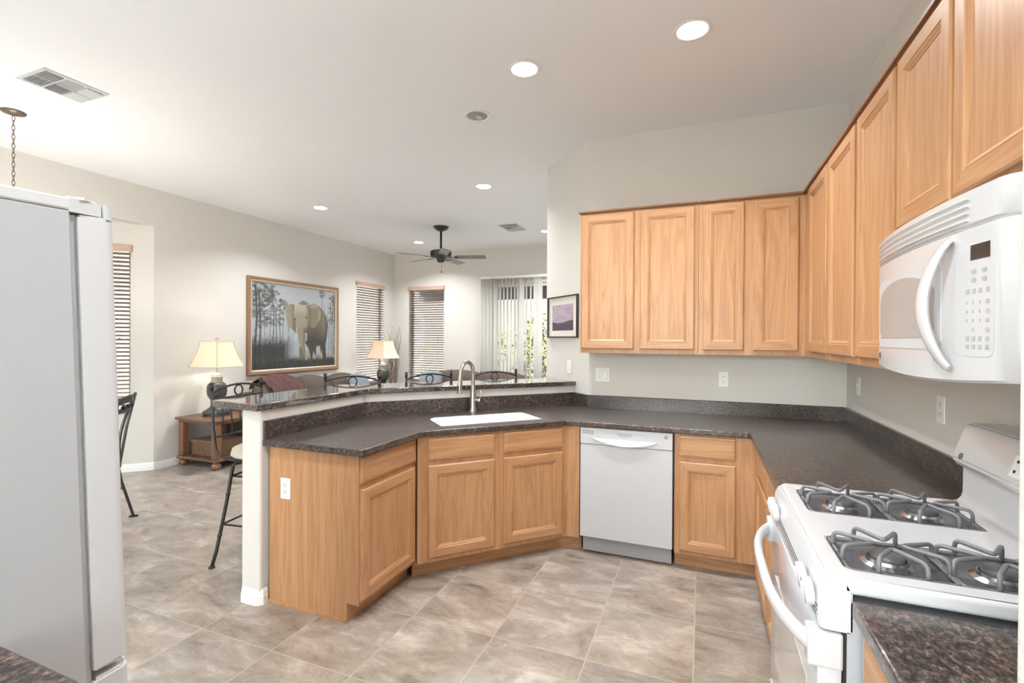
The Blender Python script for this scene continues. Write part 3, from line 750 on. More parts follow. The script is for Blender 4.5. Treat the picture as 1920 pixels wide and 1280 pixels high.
# ------------------------------------------------------------------ range
def gas_range():
    t = thing('gas_range', 'white gas range with grey grates and a bowed oven handle', 'range', (0, 1.25, 0))
    W = .762; zt = .954
    def prof_y(pts, y0, y1, bm=None):
        bm = bm or B(); loft(bm, [[(x, y0, z) for x, z in pts], [(x, y1, z) for x, z in pts]]); return bm
    obj('body', bbox(.30, .905, .004, W - .004, .02, .90), white_t, t)
    # cooktop with two sunken wells
    outer = arc_round([(.268, 0), (.83, 0), (.83, W), (.268, W)], [.03, .004, .004, .03])
    wells = [arc_round([(.312, a), (.735, a), (.735, b), (.312, b)], .02) for a, b in ((.062, .266), (.462, .700))]
    obj('cooktop', plate(outer, wells, .918, zt, .010, 3), white, t, 45)
    for a, b in ((.062, .266), (.462, .700)):
        bm = B(); ring = lambda i, z: [(p[0], p[1], z) for p in arc_round([(.312 + i, a + i), (.735 - i, a + i), (.735 - i, b - i), (.312 + i, b - i)], .02 if i < .012 else .012)]
        loft(bm, [ring(-.001, zt - .002), ring(.008, zt - .010), ring(.022, zt - .016)], True, False); bm.faces.new([bm.verts.new(p) for p in ring(.022, zt - .016)])
        bmesh.ops.remove_doubles(bm, verts=bm.verts[:], dist=1e-5)
        pan = obj('burner_pan', bm, pan_m, t, 30)
        for cx in (.418, .63):
            cy = (a + b) / 2
            bm = B(); lathe(bm, [(.055, zt - .0158), (.05, zt - .013), (.044, zt - .009), (.042, zt - .002), (.038, zt - .002), (.036, zt - .010), (.001, zt - .010)], 28, cx, cy); o = obj('burner', bm, alum, t, 40)
            bm = B(); lathe(bm, [(.034, zt - .009), (.036, zt + .004), (.034, zt + .008), (.03, zt + .0095), (.001, zt + .0105)], 28, cx, cy); obj('burner_cap', bm, cap_m, o, 40)
    # grates: one wire frame over each pair of burners
    zg, zb = zt + .030, zt - .012
    for a, b in ((.066, .262), (.466, .696)):
        cy = (a + b) / 2
        for x0, x1 in ((.317, .521), (.527, .731)):
            bm = B(); cx = (x0 + x1) / 2; r = .0052
            tube(bm, fillet([(x0, cy, zb + .006), (x0, a, zb + .006), (x1, a, zb + .006), (x1, b, zb + .006), (x0, b, zb + .006), (x0, cy, zb + .006)], .01, 3), r * .9, 8)
            q = .024
            def loop(p, c, d):                                      # a V-shaped finger: foot, up, in to the tip, back out, foot
                p, d = Vector(p), Vector(d); sd = Vector((-d.y, d.x, 0)); e = Vector(c)
                pts = [Vector((p.x + sd.x * .045, p.y + sd.y * .045, zb)), Vector((p.x + sd.x * .045, p.y + sd.y * .045, zg)), Vector((e.x, e.y, zg)), Vector((p.x - sd.x * .045, p.y - sd.y * .045, zg)), Vector((p.x - sd.x * .045, p.y - sd.y * .045, zb))]
                tube(bm, fillet(pts, .016, 4), r, 8)
            loop((x0, cy, 0), (cx - q, cy, 0), (1, 0, 0)); loop((x1, cy, 0), (cx + q, cy, 0), (-1, 0, 0))
            loop((cx, a, 0), (cx, cy - q, 0), (0, 1, 0)); loop((cx, b, 0), (cx, cy + q, 0), (0, -1, 0))
            obj('grate', bm, grate_m, t, True)
    # sloped control panel
    bm = prof_y([(.268, .945), (.255, .925), (.243, .845), (.252, .832), (.31, .832), (.31, .925), (.30, .945)], 0, W)
    bmesh.ops.bevel(bm, geom=[e for e in bm.edges], offset=.004, segments=2, affect='EDGES'); cp = obj('control_panel', bm, white, t, 40)
    for y in (.068, .150, .625, .690):
        bm = B(); n = 24
        loft(bm, [[(-x, r_ * math.cos(2 * PI * k / n), r_ * math.sin(2 * PI * k / n)) for k in range(n)] for r_, x in ((.024, 0), (.0315, .004), (.0315, .017), (.029, .022), (.001, .0235))], True, True)
        box(bm, -.0265, -.016, -.0045, .0045, -.022, .022, .003)
        obj('knob', bm, white, cp, 45, (.2485, y, .886), (0, math.radians(-9), 0))
    bm = B()
    for k in range(3):
        z = .871 - k * .0085; x = .2464 - .00106 * k; box(bm, x - .0004, x + .002, .02, .62, z, z + .0024)
    obj('vent_slots', bm, black, cp)
    # oven door, window, handle, storage drawer
    bm = B(); box(bm, .243, .292, .004, W - .004, .236, .826, .006, 2); d = obj('oven_door', bm, white, t, 40)
    obj('window', bbox(.2415, .244, .11, W - .11, .36, .655), plain('white_ghost_glass', (.70, .70, .69), .08, coat=.6), d)
    bm = B(); n = 24; P = []
    for k in range(n + 1):
        u = k / n; y = .01 + (W - .02) * u; e = 1 - abs(2 * u - 1) ** 3.2; P.append((.238 - .066 * e, y, .788 + .006 * e))
    rings = []
    for i, p in enumerate(P):
        c = Vector(p); h = .021; w = .013
        rings.append([(c.x + w * math.cos(a), c.y, c.z + h * math.sin(a)) for a in [2 * PI * k / 14 for k in range(14)]])
    loft(bm, rings); obj('handle', bm, white, d, 60)
    for y in (.0, W - .045): obj('handle_end', bbox(.225, .2935, y, y + .045, .745, .828, bev=.006, seg=2), white, d)
    bm = B(); box(bm, .240, .30, .004, W - .004, .06, .228, .006, 2); obj('storage_drawer', bm, white, t, 40)
    obj('gap_shadow', bbox(.293, .30, .008, W - .008, .06, .83), black, t)
    # backguard
    riser = [(.76, .950), (.783, .955), (.793, .968), (.797, .985), (.798, 1.085), (.90, 1.085), (.90, .93), (.76, .93)]
    obj('back_riser', prof_y(riser, 0, W), white, t, 50)
    bm = prof_y([(.790, 1.066), (.772, 1.080), (.766, 1.095), (.800, 1.198), (.812, 1.210), (.90, 1.212), (.90, 1.062)], 0, W)
    bmesh.ops.bevel(bm, geom=[e for e in bm.edges], offset=.006, segments=2, affect='EDGES'); bg = obj('backguard', bm, white, t, 40)
    nx = Vector((-.95, 0, .31)).normalized()
    bm = B(); box(bm, -.10, .10, -.002, .001, -.03, .03, .0008); k = obj('control_display', bm, plas, bg, None, (.7795, W * .46, 1.142), (math.radians(-18), 0, -PI / 2))
    bm = B()
    for u in (-.08, -.05, .05, .08):
        for v in (-.014, .014): box(bm, u - .004, u + .004, -.0032, -.001, v - .004, v + .004)
    obj('button', bm, black, k)
    e = emblem(bg, .011, (.7695, W - .055, 1.108)); e.rotation_euler = (math.radians(-18), 0, -PI / 2)
gas_range()

# ------------------------------------------------------------------ microwave
def microwave():
    t = thing('microwave', 'white over-the-range microwave with a curved handle', 'microwave', (0, 1.25, 0))
    W = .762; z0, z1, zs = 1.392, 1.812, 1.728
    fx = lambda y: .566 - .030 * (1 - (2 * y / W - 1) ** 2) + (.03 * max(0, (.035 - y) / .035) ** 2)
    obj('case', bbox(.59, .925, .003, W - .003, z0 + .02, z1 - .002), white_s, t)
    def front(za, zb, n=40, thick=None, off=0, y0=0, y1=W, bm=None, bulge=None):
        bm = bm or B(); rings = []
        for k in range(n + 1):
            y = y0 + (y1 - y0) * k / n; x = fx(y) + off; lo = za - (bulge * (1 - (2 * y / W - 1) ** 2) if bulge else 0)
            rings.append([(x + .006, y, lo), (x, y, lo + .006), (x, y, zb - .004), (x + .004, y, zb), (.60, y, zb), (.60, y, lo)] if thick is None else
                         [(x, y, lo), (x, y, zb), (x + thick, y, zb), (x + thick, y, lo)])
        loft(bm, rings); return bm
    g = obj('vent_grille', front(zs + .002, z1), white, t, 40)
    for k in range(4):
        z = zs + .016 + k * .016; bm = B(); rings = []
        for j in range(31):
            y = .12 + (W - .14) * j / 30; x = fx(y); rings.append([(x + .001, y, z - .005), (x - .006, y, z - .001), (x - .004, y, z + .004), (x + .001, y, z + .006)])
        loft(bm, rings); obj('louver', bm, white, g, 30)
    d = obj('front_panel', front(z0, zs, bulge=.018), white, t, 40)
    obj('seam', front(zs - .0006, zs + .0026, thick=.02, off=.002), grey, t)
    def zone(pts, off, depth, mat, name, par):                      # patch on the curved front from (y, z) outline columns
        bm = B(); rings = [[(fx(y) + off, y, lo), (fx(y) + off, y, hi), (fx(y) + off + depth, y, hi), (fx(y) + off + depth, y, lo)] for y, lo, hi in pts]
        loft(bm, rings); return obj(name, bm, mat, par, 40)
    N = 24                                                          # door surround (raised lip) and window
    def cols(y0, y1, lo, hi, arch=0, rr=.02):
        o = []
        for k in range(N + 1):
            y = y0 + (y1 - y0) * k / N; e = min(y - y0, y1 - y, rr) / rr; c = rr * (1 - math.sqrt(max(0, 1 - (1 - e) ** 2)))
            o.append((y, lo + c, hi - c - arch * ((y - (y0 + y1) / 2) / ((y1 - y0) / 2)) ** 2)) 
        return o
    sur = zone(cols(.225, .735, 1.455, 1.668), -.0025, .004, white_s, 'door_surround', d)
    zone(cols(.255, .705, 1.485, 1.655, .035), -.004, .003, mwin, 'window', d)
    bm = B(); P = []
    for k in range(21):
        u = k / 20; z = 1.712 - .302 * u; e = math.sin(PI * u); y = .178 + .062 * e ** .85; P.append((fx(y) - .006 - .027 * e ** .7, y, z))
    rings = []
    for i, p in enumerate(P):
        a = Vector(P[min(i + 1, 20)]) - Vector(P[max(i - 1, 0)]); a.normalize(); s = Vector((0, 1, 0)); s = (s - a * s.dot(a)).normalized(); q = a.cross(s)
        u = i / 20; w = .0275 * (.55 + .45 * math.sin(PI * min(1, max(0, u)) ) ** .6); h = .011 * (.6 + .4 * math.sin(PI * u))
        rings.append([Vector(p) + s * w * math.cos(2 * PI * k / 12) + q * h * math.sin(2 * PI * k / 12) for k in range(12)])
    loft(bm, rings); obj('handle', bm, white, d, 60)
    c = zone(cols(.04, .165, 1.442, 1.690, 0, .02), -.0012, .003, white_s, 'control_panel', d)
    zone([(y, 1.653, 1.686) for y in (.052, .075, .112)], -.0022, .002, disp, 'display', c)
    bm = B()
    def key(y, z, w, h): box(bm, fx(y) - .0018, fx(y) - .0008, y - w / 2, y + w / 2, z - h / 2, z + h / 2)
    for z in (1.628, 1.609):
        for y in (.105, .072): key(y, z, .021, .009)
    for z in (1.585, 1.481, 1.463):
        for y in (.122, .102, .082, .060): key(y, z, .013, .010)
    for z in (1.560, 1.540, 1.520, 1.500): key(.060, z, .013, .009)
    obj('keypad', bm, key_m, c)
    bm = B()
    for r_, row in enumerate(('123', '456', '789', ' 0 ')):
        for q, chx in enumerate(row):
            if chx == ' ': continue
            x = text_bm(chx, .011); y = .124 - q * .021; xf(x, Matrix.Translation((fx(y) - .0016, y, 1.560 - r_ * .020)) @ Matrix.Rotation(-PI / 2, 4, 'Z')); merge(bm, x)
    obj('key_digits', bm, key_m, c)
    em = emblem(d, .0105, (fx(.72) - .0006, .722, 1.426)); em.rotation_euler = (0, 0, -PI / 2)
    obj('base_plate', bbox(.60, .92, .01, W - .01, z0 + .012, z0 + .02), grey, t)
microwave()

# ------------------------------------------------------------------ refrigerator
def fridge():
    t = thing('refrigerator', 'white bottom-freezer refrigerator seen from its side', 'refrigerator', (-1.2, .638, 0), 0)
    t.rotation_euler = (math.radians(1.76), 0, 0)                  # leans back a little on its feet
    Wd, D, Ht = .83, .70, 1.757
    obj('cabinet_body', bbox(-Wd, 0, -D, 0, .03, Ht - .023, bev=.004), white_t, t)
    obj('top_cap', bbox(-Wd - .001, .0012, -D, .002, Ht - .0225, Ht + .0015, bev=.003), white_s, t)
    obj('door_gasket', bbox(-Wd + .012, -.012, .0, .0125, .04, Ht - .03), grey, t)
    def dr(z0, z1):
        bm = B(); pts = [(-Wd, .012), (-.001, .012)] + [(-.001 - .020 * (1 - math.cos(a)), .062 + .020 * math.sin(a)) for a in [k * PI / 12 for k in range(7)]] + [(-Wd / 2, .088)] + [(-Wd + .021 - .021 * math.sin(a), .062 + .020 * math.cos(a)) for a in [k * PI / 12 for k in range(7)]]
        prism(bm, pts, z0, z1); bmesh.ops.bevel(bm, geom=[e for e in bm.edges if abs(e.verts[0].co.z - e.verts[1].co.z) < 1e-6], offset=.006, segments=2, affect='EDGES'); return bm
    d = obj('refrigerator_door', dr(.757, Ht - .028), white_s, t, 40)
    f = obj('freezer_drawer', dr(.07, .742), white_s, t, 40)
    bm = B(); box(bm, -.60, -.10, .064, .098, .690, .715, .006); obj('freezer_handle', bm, white, f)
    bm = B(); tube(bm, fillet([(-Wd + .06, .058, .95), (-Wd + .06, .108, .98), (-Wd + .06, .108, 1.50), (-Wd + .06, .058, 1.53)], .03), .012, 10); obj('door_handle', bm, white, d, True)
    bm = B(); pts = [(-.075, -.004), (.001, -.004), (.001, .006), (-.003, .022), (-.004, .042), (-.008, .058), (-.075, .058)]   # hinge cover
    prism(bm, pts, Ht - .026, Ht + .007); bmesh.ops.bevel(bm, geom=[e for e in bm.edges if min(v.co.z for v in e.verts) > Ht], offset=.006, segments=3, affect='EDGES'); obj('hinge_cover', bm, white_s, t, 30)
    bm = B(); prism(bm, [(-.001 - .020 * (1 - math.cos(a)), .062 + .020 * math.sin(a)) for a in [k * PI / 12 for k in range(7)]] + [(-Wd / 2, .088), (-Wd / 2, .0605), (-.001, .0605)], Ht - .03, Ht + .0015); obj('door_cap', bm, white_s, d, 30)
    obj('base_grille', bbox(-Wd + .01, -.01, -.03, .02, .005, .065), grey, t)
    for x in (-Wd + .06, -.06):
        for y in (-.62, -.06): obj('foot', bbox(x - .02, x + .02, y - .02, y + .02, -.004 - .031 * 0, .03), black, t)
fridge()

# ------------------------------------------------------------------ outlets and switches
G_O = 'white wall plates'
def plate_thing(name, label, cat, loc, rz, items, w=.070):
    t = thing(name, label, cat, loc, rz, G_O); w = .070 if len(items) == 1 else .116
    bm = B(); box(bm, -w / 2, w / 2, -.006, -.0005, -.0575, .0575, .0025, 2); obj('cover_plate', bm, plas, t)
    for k, it in enumerate(items):
        cx = 0 if len(items) == 1 else (-.023 + .046 * k)
        if it == 'o':
            for s in (1, -1):
                bm = B(); cz = s * .0195; n = 20
                loft(bm, [[(cx + .0165 * math.cos(2 * PI * j / n), y, cz + .0135 * math.sin(2 * PI * j / n)) for j in range(n)] for y in (-.0055, -.0078)]); o = obj('receptacle', bm, trim_m, t)
                bm = B()
                for u in (-.0065, .0065): box(bm, cx + u - .0013, cx + u + .0013, -.0083, -.0074, cz - .001, cz + .008)
                tube(bm, [(cx, -.0083, cz - .007), (cx, -.0074, cz - .007)], .0024, 8); obj('slots', bm, black, o)
        elif it == 'r':
            bm = B(); box(bm, cx - .0165, cx + .0165, -.0085, -.005, -.033, .033, .0015); obj('rocker', bm, trim_m, t)
            bm = B(); box(bm, cx - .018, cx + .018, -.0064, -.0058, -.0345, .0345); obj('rocker_bezel', bm, grey, t)
        else:
            bm = B(); box(bm, cx - .005, cx + .005, -.007, -.005, -.012, .012); box(bm, cx - .004, cx + .004, -.016, -.006, -.001, .008, .001); obj('toggle', bm, trim_m, t)
    return t
plate_thing('wall_outlet', 'white duplex outlet on the oak panel at the peninsula end', 'outlet', (-2.122, 2.0052, .648), 0, 'o')
plate_thing('outlet_switch_plate', 'double white plate with an outlet and a rocker switch on the kitchen back wall', 'outlet', (-.760, YB, 1.187), 0, 'or')
plate_thing('wall_outlet', 'white duplex outlet in the middle of the kitchen back wall', 'outlet', (.149, YB, 1.180), 0, 'o')
plate_thing('light_switch', 'narrow white switch plate on the side wall near the inner corner', 'switch', (XR, 3.67, 1.186), -PI / 2, 't')
plate_thing('wall_outlet', 'white duplex outlet on the side wall above the counter near the range', 'outlet', (XR, 2.525, 1.19), -PI / 2, 'o')
ps = CK + Mv * .31
plate_thing('light_switch', 'white switch plate on the angled wall under the purple picture', 'switch', (ps.x, ps.y, 1.231), PHI - PI / 2, 't')

# ------------------------------------------------------------------ ceiling fixtures
G_C = 'recessed ceiling lights'
def can_proto(lit=True):
    t = thing('recessed_light', '', 'light', (0, 0, ZC), 0, G_C)
    bm = B(); lathe(bm, [(.076, .0), (.098, -.001), (.100, -.004), (.096, -.007), (.080, -.006), (.076, -.001)], 40, cap=False); obj('trim_ring', bm, trim_m, t, 60)
    return t
def can_light(x, y, label):
    t = can_proto(); t.location = (x, y, ZC); t['label'] = label
    bm = B(); lathe(bm, [(.0785, -.001), (.0785, -.0045), (.06, -.0065), (.001, -.0072)], 32, cap=False); bm.faces.new([bm.verts.new((.0785 * math.cos(2 * PI * k / 32), .0785 * math.sin(2 * PI * k / 32), -.001)) for k in range(32)])
    obj('lens', bm, glow, t, True)
    ld = bpy.data.lights.new('bulb', 'AREA'); ld.shape = 'DISK'; ld.size = .14; ld.energy = CAN * (1.7 if y > 4 else 1); ld.color = (.985, .99, 1.0); ld.spread = math.radians(135)
    lo = bpy.data.objects.new('bulb', ld); COL.objects.link(lo); lo.parent = t; lo.location = (0, 0, -.011)
for x, y, lb in ((-.061, 2.737, 'lit recessed light nearest the wall cabinets, largest on the ceiling'), (-1.02, 2.764, 'lit recessed light over the dishwasher run, next to the unlit one'),
                 (-2.205, 4.729, 'lit recessed light beyond the unlit one, above the bar stools'), (-4.494, 4.777, 'lit recessed light near the wall of the elephant painting'),
                 (-4.525, 7.088, 'lit recessed light close beside the ceiling fan, toward the room corner'), (-2.224, 7.023, 'lit recessed light half cut off by the angled wall')):
    can_light(x, y, lb)
for x, y, lb in ((-.35, .75, 'added recessed fill light above the range, out of the frame'), (-1.75, .85, 'added recessed fill light above the refrigerator, out of the frame'),
                 (-.6, -1.2, 'added recessed fill light behind the camera, toward the side wall'), (-2.4, -1.2, 'added recessed fill light behind the camera, toward the nook')):
    can_light(x, y, lb)  # unseen ceiling lights, added to brighten the kitchen and the ceiling
t = can_proto(); t.location = (-1.556, 3.22, ZC); t['label'] = 'unlit recessed light with a grey inside, between the lit ones'
bm = B(); n = 32; R = lathe(bm, [(.077, -.002), (.076, -.001), (.070, -.0009), (.001, -.0008)], n, cap=False); obj('baffle', bm, plain('grey_baffle', (.36, .36, .36), .6), t, True)
bm = B(); lathe(bm, [(.03, -.004), (.024, -.010), (.001, -.012)], 20, .01, .02); obj('dark_bulb', bm, white_s, t, True)

def vent(label, x0, x1, y0, y1, rz=0, groups=None):
    cx, cy = (x0 + x1) / 2, (y0 + y1) / 2; w, d = x1 - x0, y1 - y0
    t = thing('ceiling_vent', label, 'vent', (cx, cy, ZC), rz, 'white ceiling vents')
    bm = B(); box(bm, -w / 2, w / 2, -d / 2, d / 2, -.006, -.0005, .002); obj('face_plate', bm, white_s, t)
    def bank(bx, by, bw, bd, along, tilt):
        bm = B(); box(bm, bx - bw / 2, bx + bw / 2, by - bd / 2, by + bd / 2, -.0066, -.0058); o = obj('opening', bm, grey, t)
        bm = B(); n = 8
        for k in range(n):
            f = (k + .5) / n - .5
            if along == 'x': vs = box(bm, bx - bw / 2, bx + bw / 2, by + f * bd - .0008, by + f * bd + .0008, -.0195, -.0062); c = (bx, by + f * bd, -.0128); ax = 'X'
            else: vs = box(bm, bx + f * bw - .0008, bx + f * bw + .0008, by - bd / 2, by + bd / 2, -.0195, -.0062); c = (bx + f * bw, by, -.0128); ax = 'Y'
            bmesh.ops.rotate(bm, verts=vs, cent=c, matrix=Matrix.Rotation(tilt, 3, ax))
        obj('fin_bank', bm, white_s, o)
    a, b = w * .27, d * .38
    for i, bx in enumerate((-w * .31, 0, w * .31)):
        for by in (-d * .21, d * .21):
            bank(bx, by, a, b, 'x' if i == 1 else 'y', (.75, -.95 if by > 0 else .7, -.8)[i])
vent('large white ceiling vent above the refrigerator', -4.085, -3.735, 1.71, 2.03, PI / 2)
vent('small white ceiling vent beyond the ceiling fan', -2.83, -2.40, 6.47, 6.76, PI / 2)

def chandelier():
    x, y = -4.703, 1.947
    t = thing('pendant_light', 'bronze pendant light on a chain, mostly hidden by the refrigerator', 'light', (x, y, ZC))
    bm = B(); lathe(bm, [(.001, -.032), (.012, -.030), (.03, -.020), (.066, -.012), (.07, -.006), (.07, -.0005), (.001, -.0005)], 28); obj('ceiling_plate', bm, bronze, t, 50)
    bm = B(); z = -.032; k = 0
    while z > -1.26:
        a = 0 if k % 2 else PI / 2; P = []
        for j in range(12):
            q = 2 * PI * j / 12; u = .0085 * math.cos(q); P.append((u * math.cos(a), u * math.sin(a), z - .019 + .021 * math.sin(q)))
        tube(bm, P, .0022, 5, True); z -= .0335; k += 1
    obj('chain', bm, bronze, t, True)
    bm = B(); lathe(bm, [(.004, -1.26), (.02, -1.275), (.012, -1.34), (.022, -1.40), (.03, -1.44), (.001, -1.445)], 16); obj('stem', bm, bronze, t, 50)
    bm = B(); prof = [(.235, -1.40), (.22, -1.45), (.17, -1.505), (.09, -1.54), (.001, -1.55)]; lathe(bm, prof, 32, cap=False); o = obj('bowl', bm, bowl_m, t, True)
    m_ = o.modifiers.new('s', 'SOLIDIFY'); m_.thickness = .006
    bm = B(); lathe(bm, [(.230, -1.405), (.242, -1.40), (.242, -1.39), (.230, -1.385)], 32, cap=False); obj('rim', bm, bronze, t, True)
    for a in range(3):
        bm = B(); q = a * 2 * PI / 3; tube(bm, [(.235 * math.cos(q), .235 * math.sin(q), -1.392), (.015 * math.cos(q), .015 * math.sin(q), -1.29)], .004, 6); obj('arm', bm, bronze, t)
    ld = bpy.data.lights.new('bulb', 'POINT'); ld.energy = PENDANT; ld.color = (1, .93, .85); ld.shadow_soft_size = .06
    lo = bpy.data.objects.new('bulb', ld); COL.objects.link(lo); lo.parent = t; lo.location = (.0, .0, -1.36)
chandelier()

def ceiling_fan():
    t = thing('ceiling_fan', 'black ceiling fan with five grey-brown blades over the family room', 'fan', (-3.589, 6.221, ZC))
    bm = B(); lathe(bm, [(.001, -.0005), (.115, -.0005), (.112, -.012), (.08, -.045), (.045, -.062), (.022, -.068)], 28); obj('ceiling_cup', bm, fan_m, t, 50)
    bm = B(); tube(bm, [(0, 0, -.06), (0, 0, -.36)], .016, 12); obj('downrod', bm, fan_m, t, True)
    bm = B(); lathe(bm, [(.02, -.34), (.05, -.352), (.145, -.358), (.155, -.368), (.155, -.43), (.145, -.445), (.09, -.455), (.001, -.456)], 36); obj('motor', bm, fan_m, t, 40)
    bm = B(); lathe(bm, [(.07, -.455), (.065, -.475), (.055, -.51), (.04, -.525), (.001, -.527)], 24); obj('switch_housing', bm, fan_m, t, 40)
    for k in range(5):
        a = math.radians(68 + 21.55) + k * 2 * PI / 5
        m_ = Matrix.Rotation(a, 4, 'Z') @ Matrix.Translation((0, 0, -.452)) @ Matrix.Rotation(math.radians(-12), 4, 'X')
        bm = B(); box(bm, .07, .25, -.012, .012, -.006, .0, .002); box(bm, .20, .25, -.045, .045, -.006, 0, .002); xf(bm, m_); br = obj('blade_bracket', bm, fan_m, t)
        bm = B(); prism(bm, arc_round([(.215, -.058), (.665, -.068), (.665, .068), (.215, .058)], [.02, .04, .04, .02]), .0, .006); xf(bm, m_); obj('blade', bm, fan_b, br)
    bm = B(); tube(bm, [(.03, -.03, -.52), (.03, -.03, -.66)], .0018, 5); sphere(bm, (.03, -.03, -.67), .009, 8, sz=1.8); obj('pull_chain', bm, iron, t)
ceiling_fan()

# ------------------------------------------------------------------ pictures
def grid_canvas(name, cols, w, h, parent, loc=None):
    """flat canvas in the xz plane facing -y; cols is a (rows, cols, 3) array of linear colours, row 0 at the bottom"""
    R, Cc, _ = cols.shape; me = bpy.data.meshes.new(name)
    xs = np.linspace(-w / 2, w / 2, Cc); zs = np.linspace(0, h, R)
    V = np.zeros((R, Cc, 3)); V[..., 0] = xs[None, :]; V[..., 2] = zs[:, None]
    idx = np.arange(R * Cc).reshape(R, Cc)
    F = np.stack([idx[:-1, :-1], idx[:-1, 1:], idx[1:, 1:], idx[1:, :-1]], -1).reshape(-1, 4)
    me.from_pydata(V.reshape(-1, 3).tolist(), [], F.tolist())
    at = me.color_attributes.new('paint', 'FLOAT_COLOR', 'POINT')
    a = np.ones((R * Cc, 4), np.float32); a[:, :3] = cols.reshape(-1, 3); at.data.foreach_set('color', a.ravel())
    m, nt, N, L, b = nodes(name + '_paint'); ca = N.new('ShaderNodeVertexColor'); ca.layer_name = 'paint'; L.new(ca.outputs[0], b.inputs['Base Color']); b.inputs['Roughness'].default_value = .6
    me.materials.append(m); o = bpy.data.objects.new(name, me); COL.objects.link(o); o.parent = parent
    if loc: o.location = loc
    return o
def lin(c): c = np.array(c, float) / 255; return np.where(c <= .04045, c / 12.92, ((c + .055) / 1.055) ** 2.4)
def frame_bm(w, h, fw, prof):
    bm = B(); R = []
    for i, d in prof:
        R.append([bm.verts.new(p) for p in ((-w / 2 + i, d, i), (w / 2 - i, d, i), (w / 2 - i, d, h - i), (-w / 2 + i, d, h - i))])
    for a, b in zip(R, R[1:]):
        for k in range(4): bm.faces.new((a[k], a[(k + 1) % 4], b[(k + 1) % 4], b[k]))
    return bm
def blur(a, n):
    for ax in (0, 1):
        for _ in range(n):
            p = np.pad(a, [(1, 1) if i == ax else (0, 0) for i in range(a.ndim)], mode='edge')
            sl = lambda k: tuple(slice(k, k + a.shape[ax]) if i == ax else slice(None) for i in range(a.ndim))
            a = (p[sl(0)] + 2 * p[sl(1)] + p[sl(2)]) / 4
    return a
def elephant_art(R=200, Cc=260):
    g = np.random.default_rng(3)
    u, v = np.meshgrid(np.linspace(0, 1, Cc), np.linspace(0, 1, R))
    def inside(P):
        P = np.array(P); r = np.zeros(u.shape, bool); j = len(P) - 1
        for i in range(len(P)):
            xi, yi, xj, yj = *P[i], *P[j]
            r ^= ((yi > v) != (yj > v)) & (u < (xj - xi) * (v - yi) / (yj - yi + 1e-12) + xi); j = i
        return r.astype(float)
    im = np.zeros((R, Cc, 3))
    sky, mist, low = lin((204, 212, 218)), lin((180, 192, 200)), lin((60, 58, 55))
    t = np.clip((v - .25) / .6, 0, 1)[..., None]; im = mist * (1 - t) + sky * t
    def over(mask, col, al=1): 
        nonlocal im
        m = (np.clip(mask, 0, 1) * al)[..., None]; im = im * (1 - m) + np.asarray(col) * m
    over(blur((g.random((R, Cc)) > .5).astype(float), 12) * np.clip((v - .7) * 3, 0, 1), lin((150, 156, 160)), .5)
    for cx, w, top, d in ((.052, .020, .96, 52), (.089, .018, .9, 56), (.14, .006, .7, 110), (.199, .007, .70, 84), (.229, .010, .93, 70), (.259, .010, .70, 76), (.305, .008, .84, 80), (.341, .007, .78, 92), (.394, .006, .57, 104), (.811, .006, .99, 110), (.85, .006, .8, 120), (.905, .007, .70, 100), (.935, .008, .85, 92), (.965, .009, .93, 84), (.988, .010, .93, 80)):
        over(blur(((np.abs(u - cx - .006 * np.sin(v * 9 + cx * 40)) < w / 2) & (v < top) & (v > .15)).astype(float), 1), lin((d, d, d - 4)), .9)
    def fol(cx, cy, rx, ry, k, d):
        m = np.zeros((R, Cc))
        for _ in range(k):
            a, q = g.random() * 6.28, g.random() ** .5
            x, y = cx + rx * q * math.cos(a), cy + ry * q * math.sin(a); m = np.maximum(m, ((u - x) ** 2 / (.018 ** 2) + (v - y) ** 2 / (.013 ** 2) < 1).astype(float) * g.uniform(.4, 1))
        over(blur(m, 1), lin((d, d, d - 3)), .85)
    fol(.10, .86, .13, .14, 120, 70); fol(.06, .68, .10, .10, 60, 78); fol(.22, .86, .10, .12, 60, 92); fol(.25, .62, .10, .12, 50, 100); fol(.33, .76, .05, .06, 20, 104); fol(.13, .55, .08, .08, 30, 88)
    fol(.82, .95, .03, .05, 14, 130); fol(.95, .72, .05, .16, 40, 104); fol(.96, .9, .04, .05, 20, 110)
    n2 = blur(g.random((R, Cc)), 8); n2 = (n2 - n2.min()) / (n2.max() - n2.min())
    gm = np.clip((.35 + .12 * n2 - v) / .12, 0, 1); bl = np.clip((u - .34) / .14, 0, 1); gm = gm * (1 - bl) + np.clip((.13 + .08 * n2 - v) / .08, 0, 1) * bl
    over(blur(gm, 3), low, .95)
    body = [(.60, .76), (.705, .806), (.766, .788), (.829, .733), (.88, .651), (.899, .535), (.886, .388), (.866, .278), (.877, .094), (.806, .083), (.792, .267), (.743, .265), (.734, .091), (.677, .089), (.641, .245), (.606, .293), (.587, .524)]
    tan, shd, dk, hi = lin((176, 160, 132)), lin((118, 108, 94)), lin((74, 68, 62)), lin((214, 200, 170))
    over(blur(inside([(.507, .789), (.564, .832), (.61, .827), (.657, .79), (.587, .773)]), 2), lin((150, 142, 130)))
    bmask = blur(inside(body), 1); over(bmask, shd)
    over(bmask * np.clip((.52 - v) / .18, 0, 1), dk, .9); over(bmask * np.clip((u - .74) / .1, 0, 1) * np.clip((v - .3) / .3, 0, 1), lin((150, 138, 116)), .8)
    over(bmask * np.clip((u - .85) / .04, 0, 1), dk, .7)
    over(blur(inside([(.526, .27), (.588, .223), (.635, .175), (.635, .088), (.532, .087)]), 2), lin((128, 116, 98)))
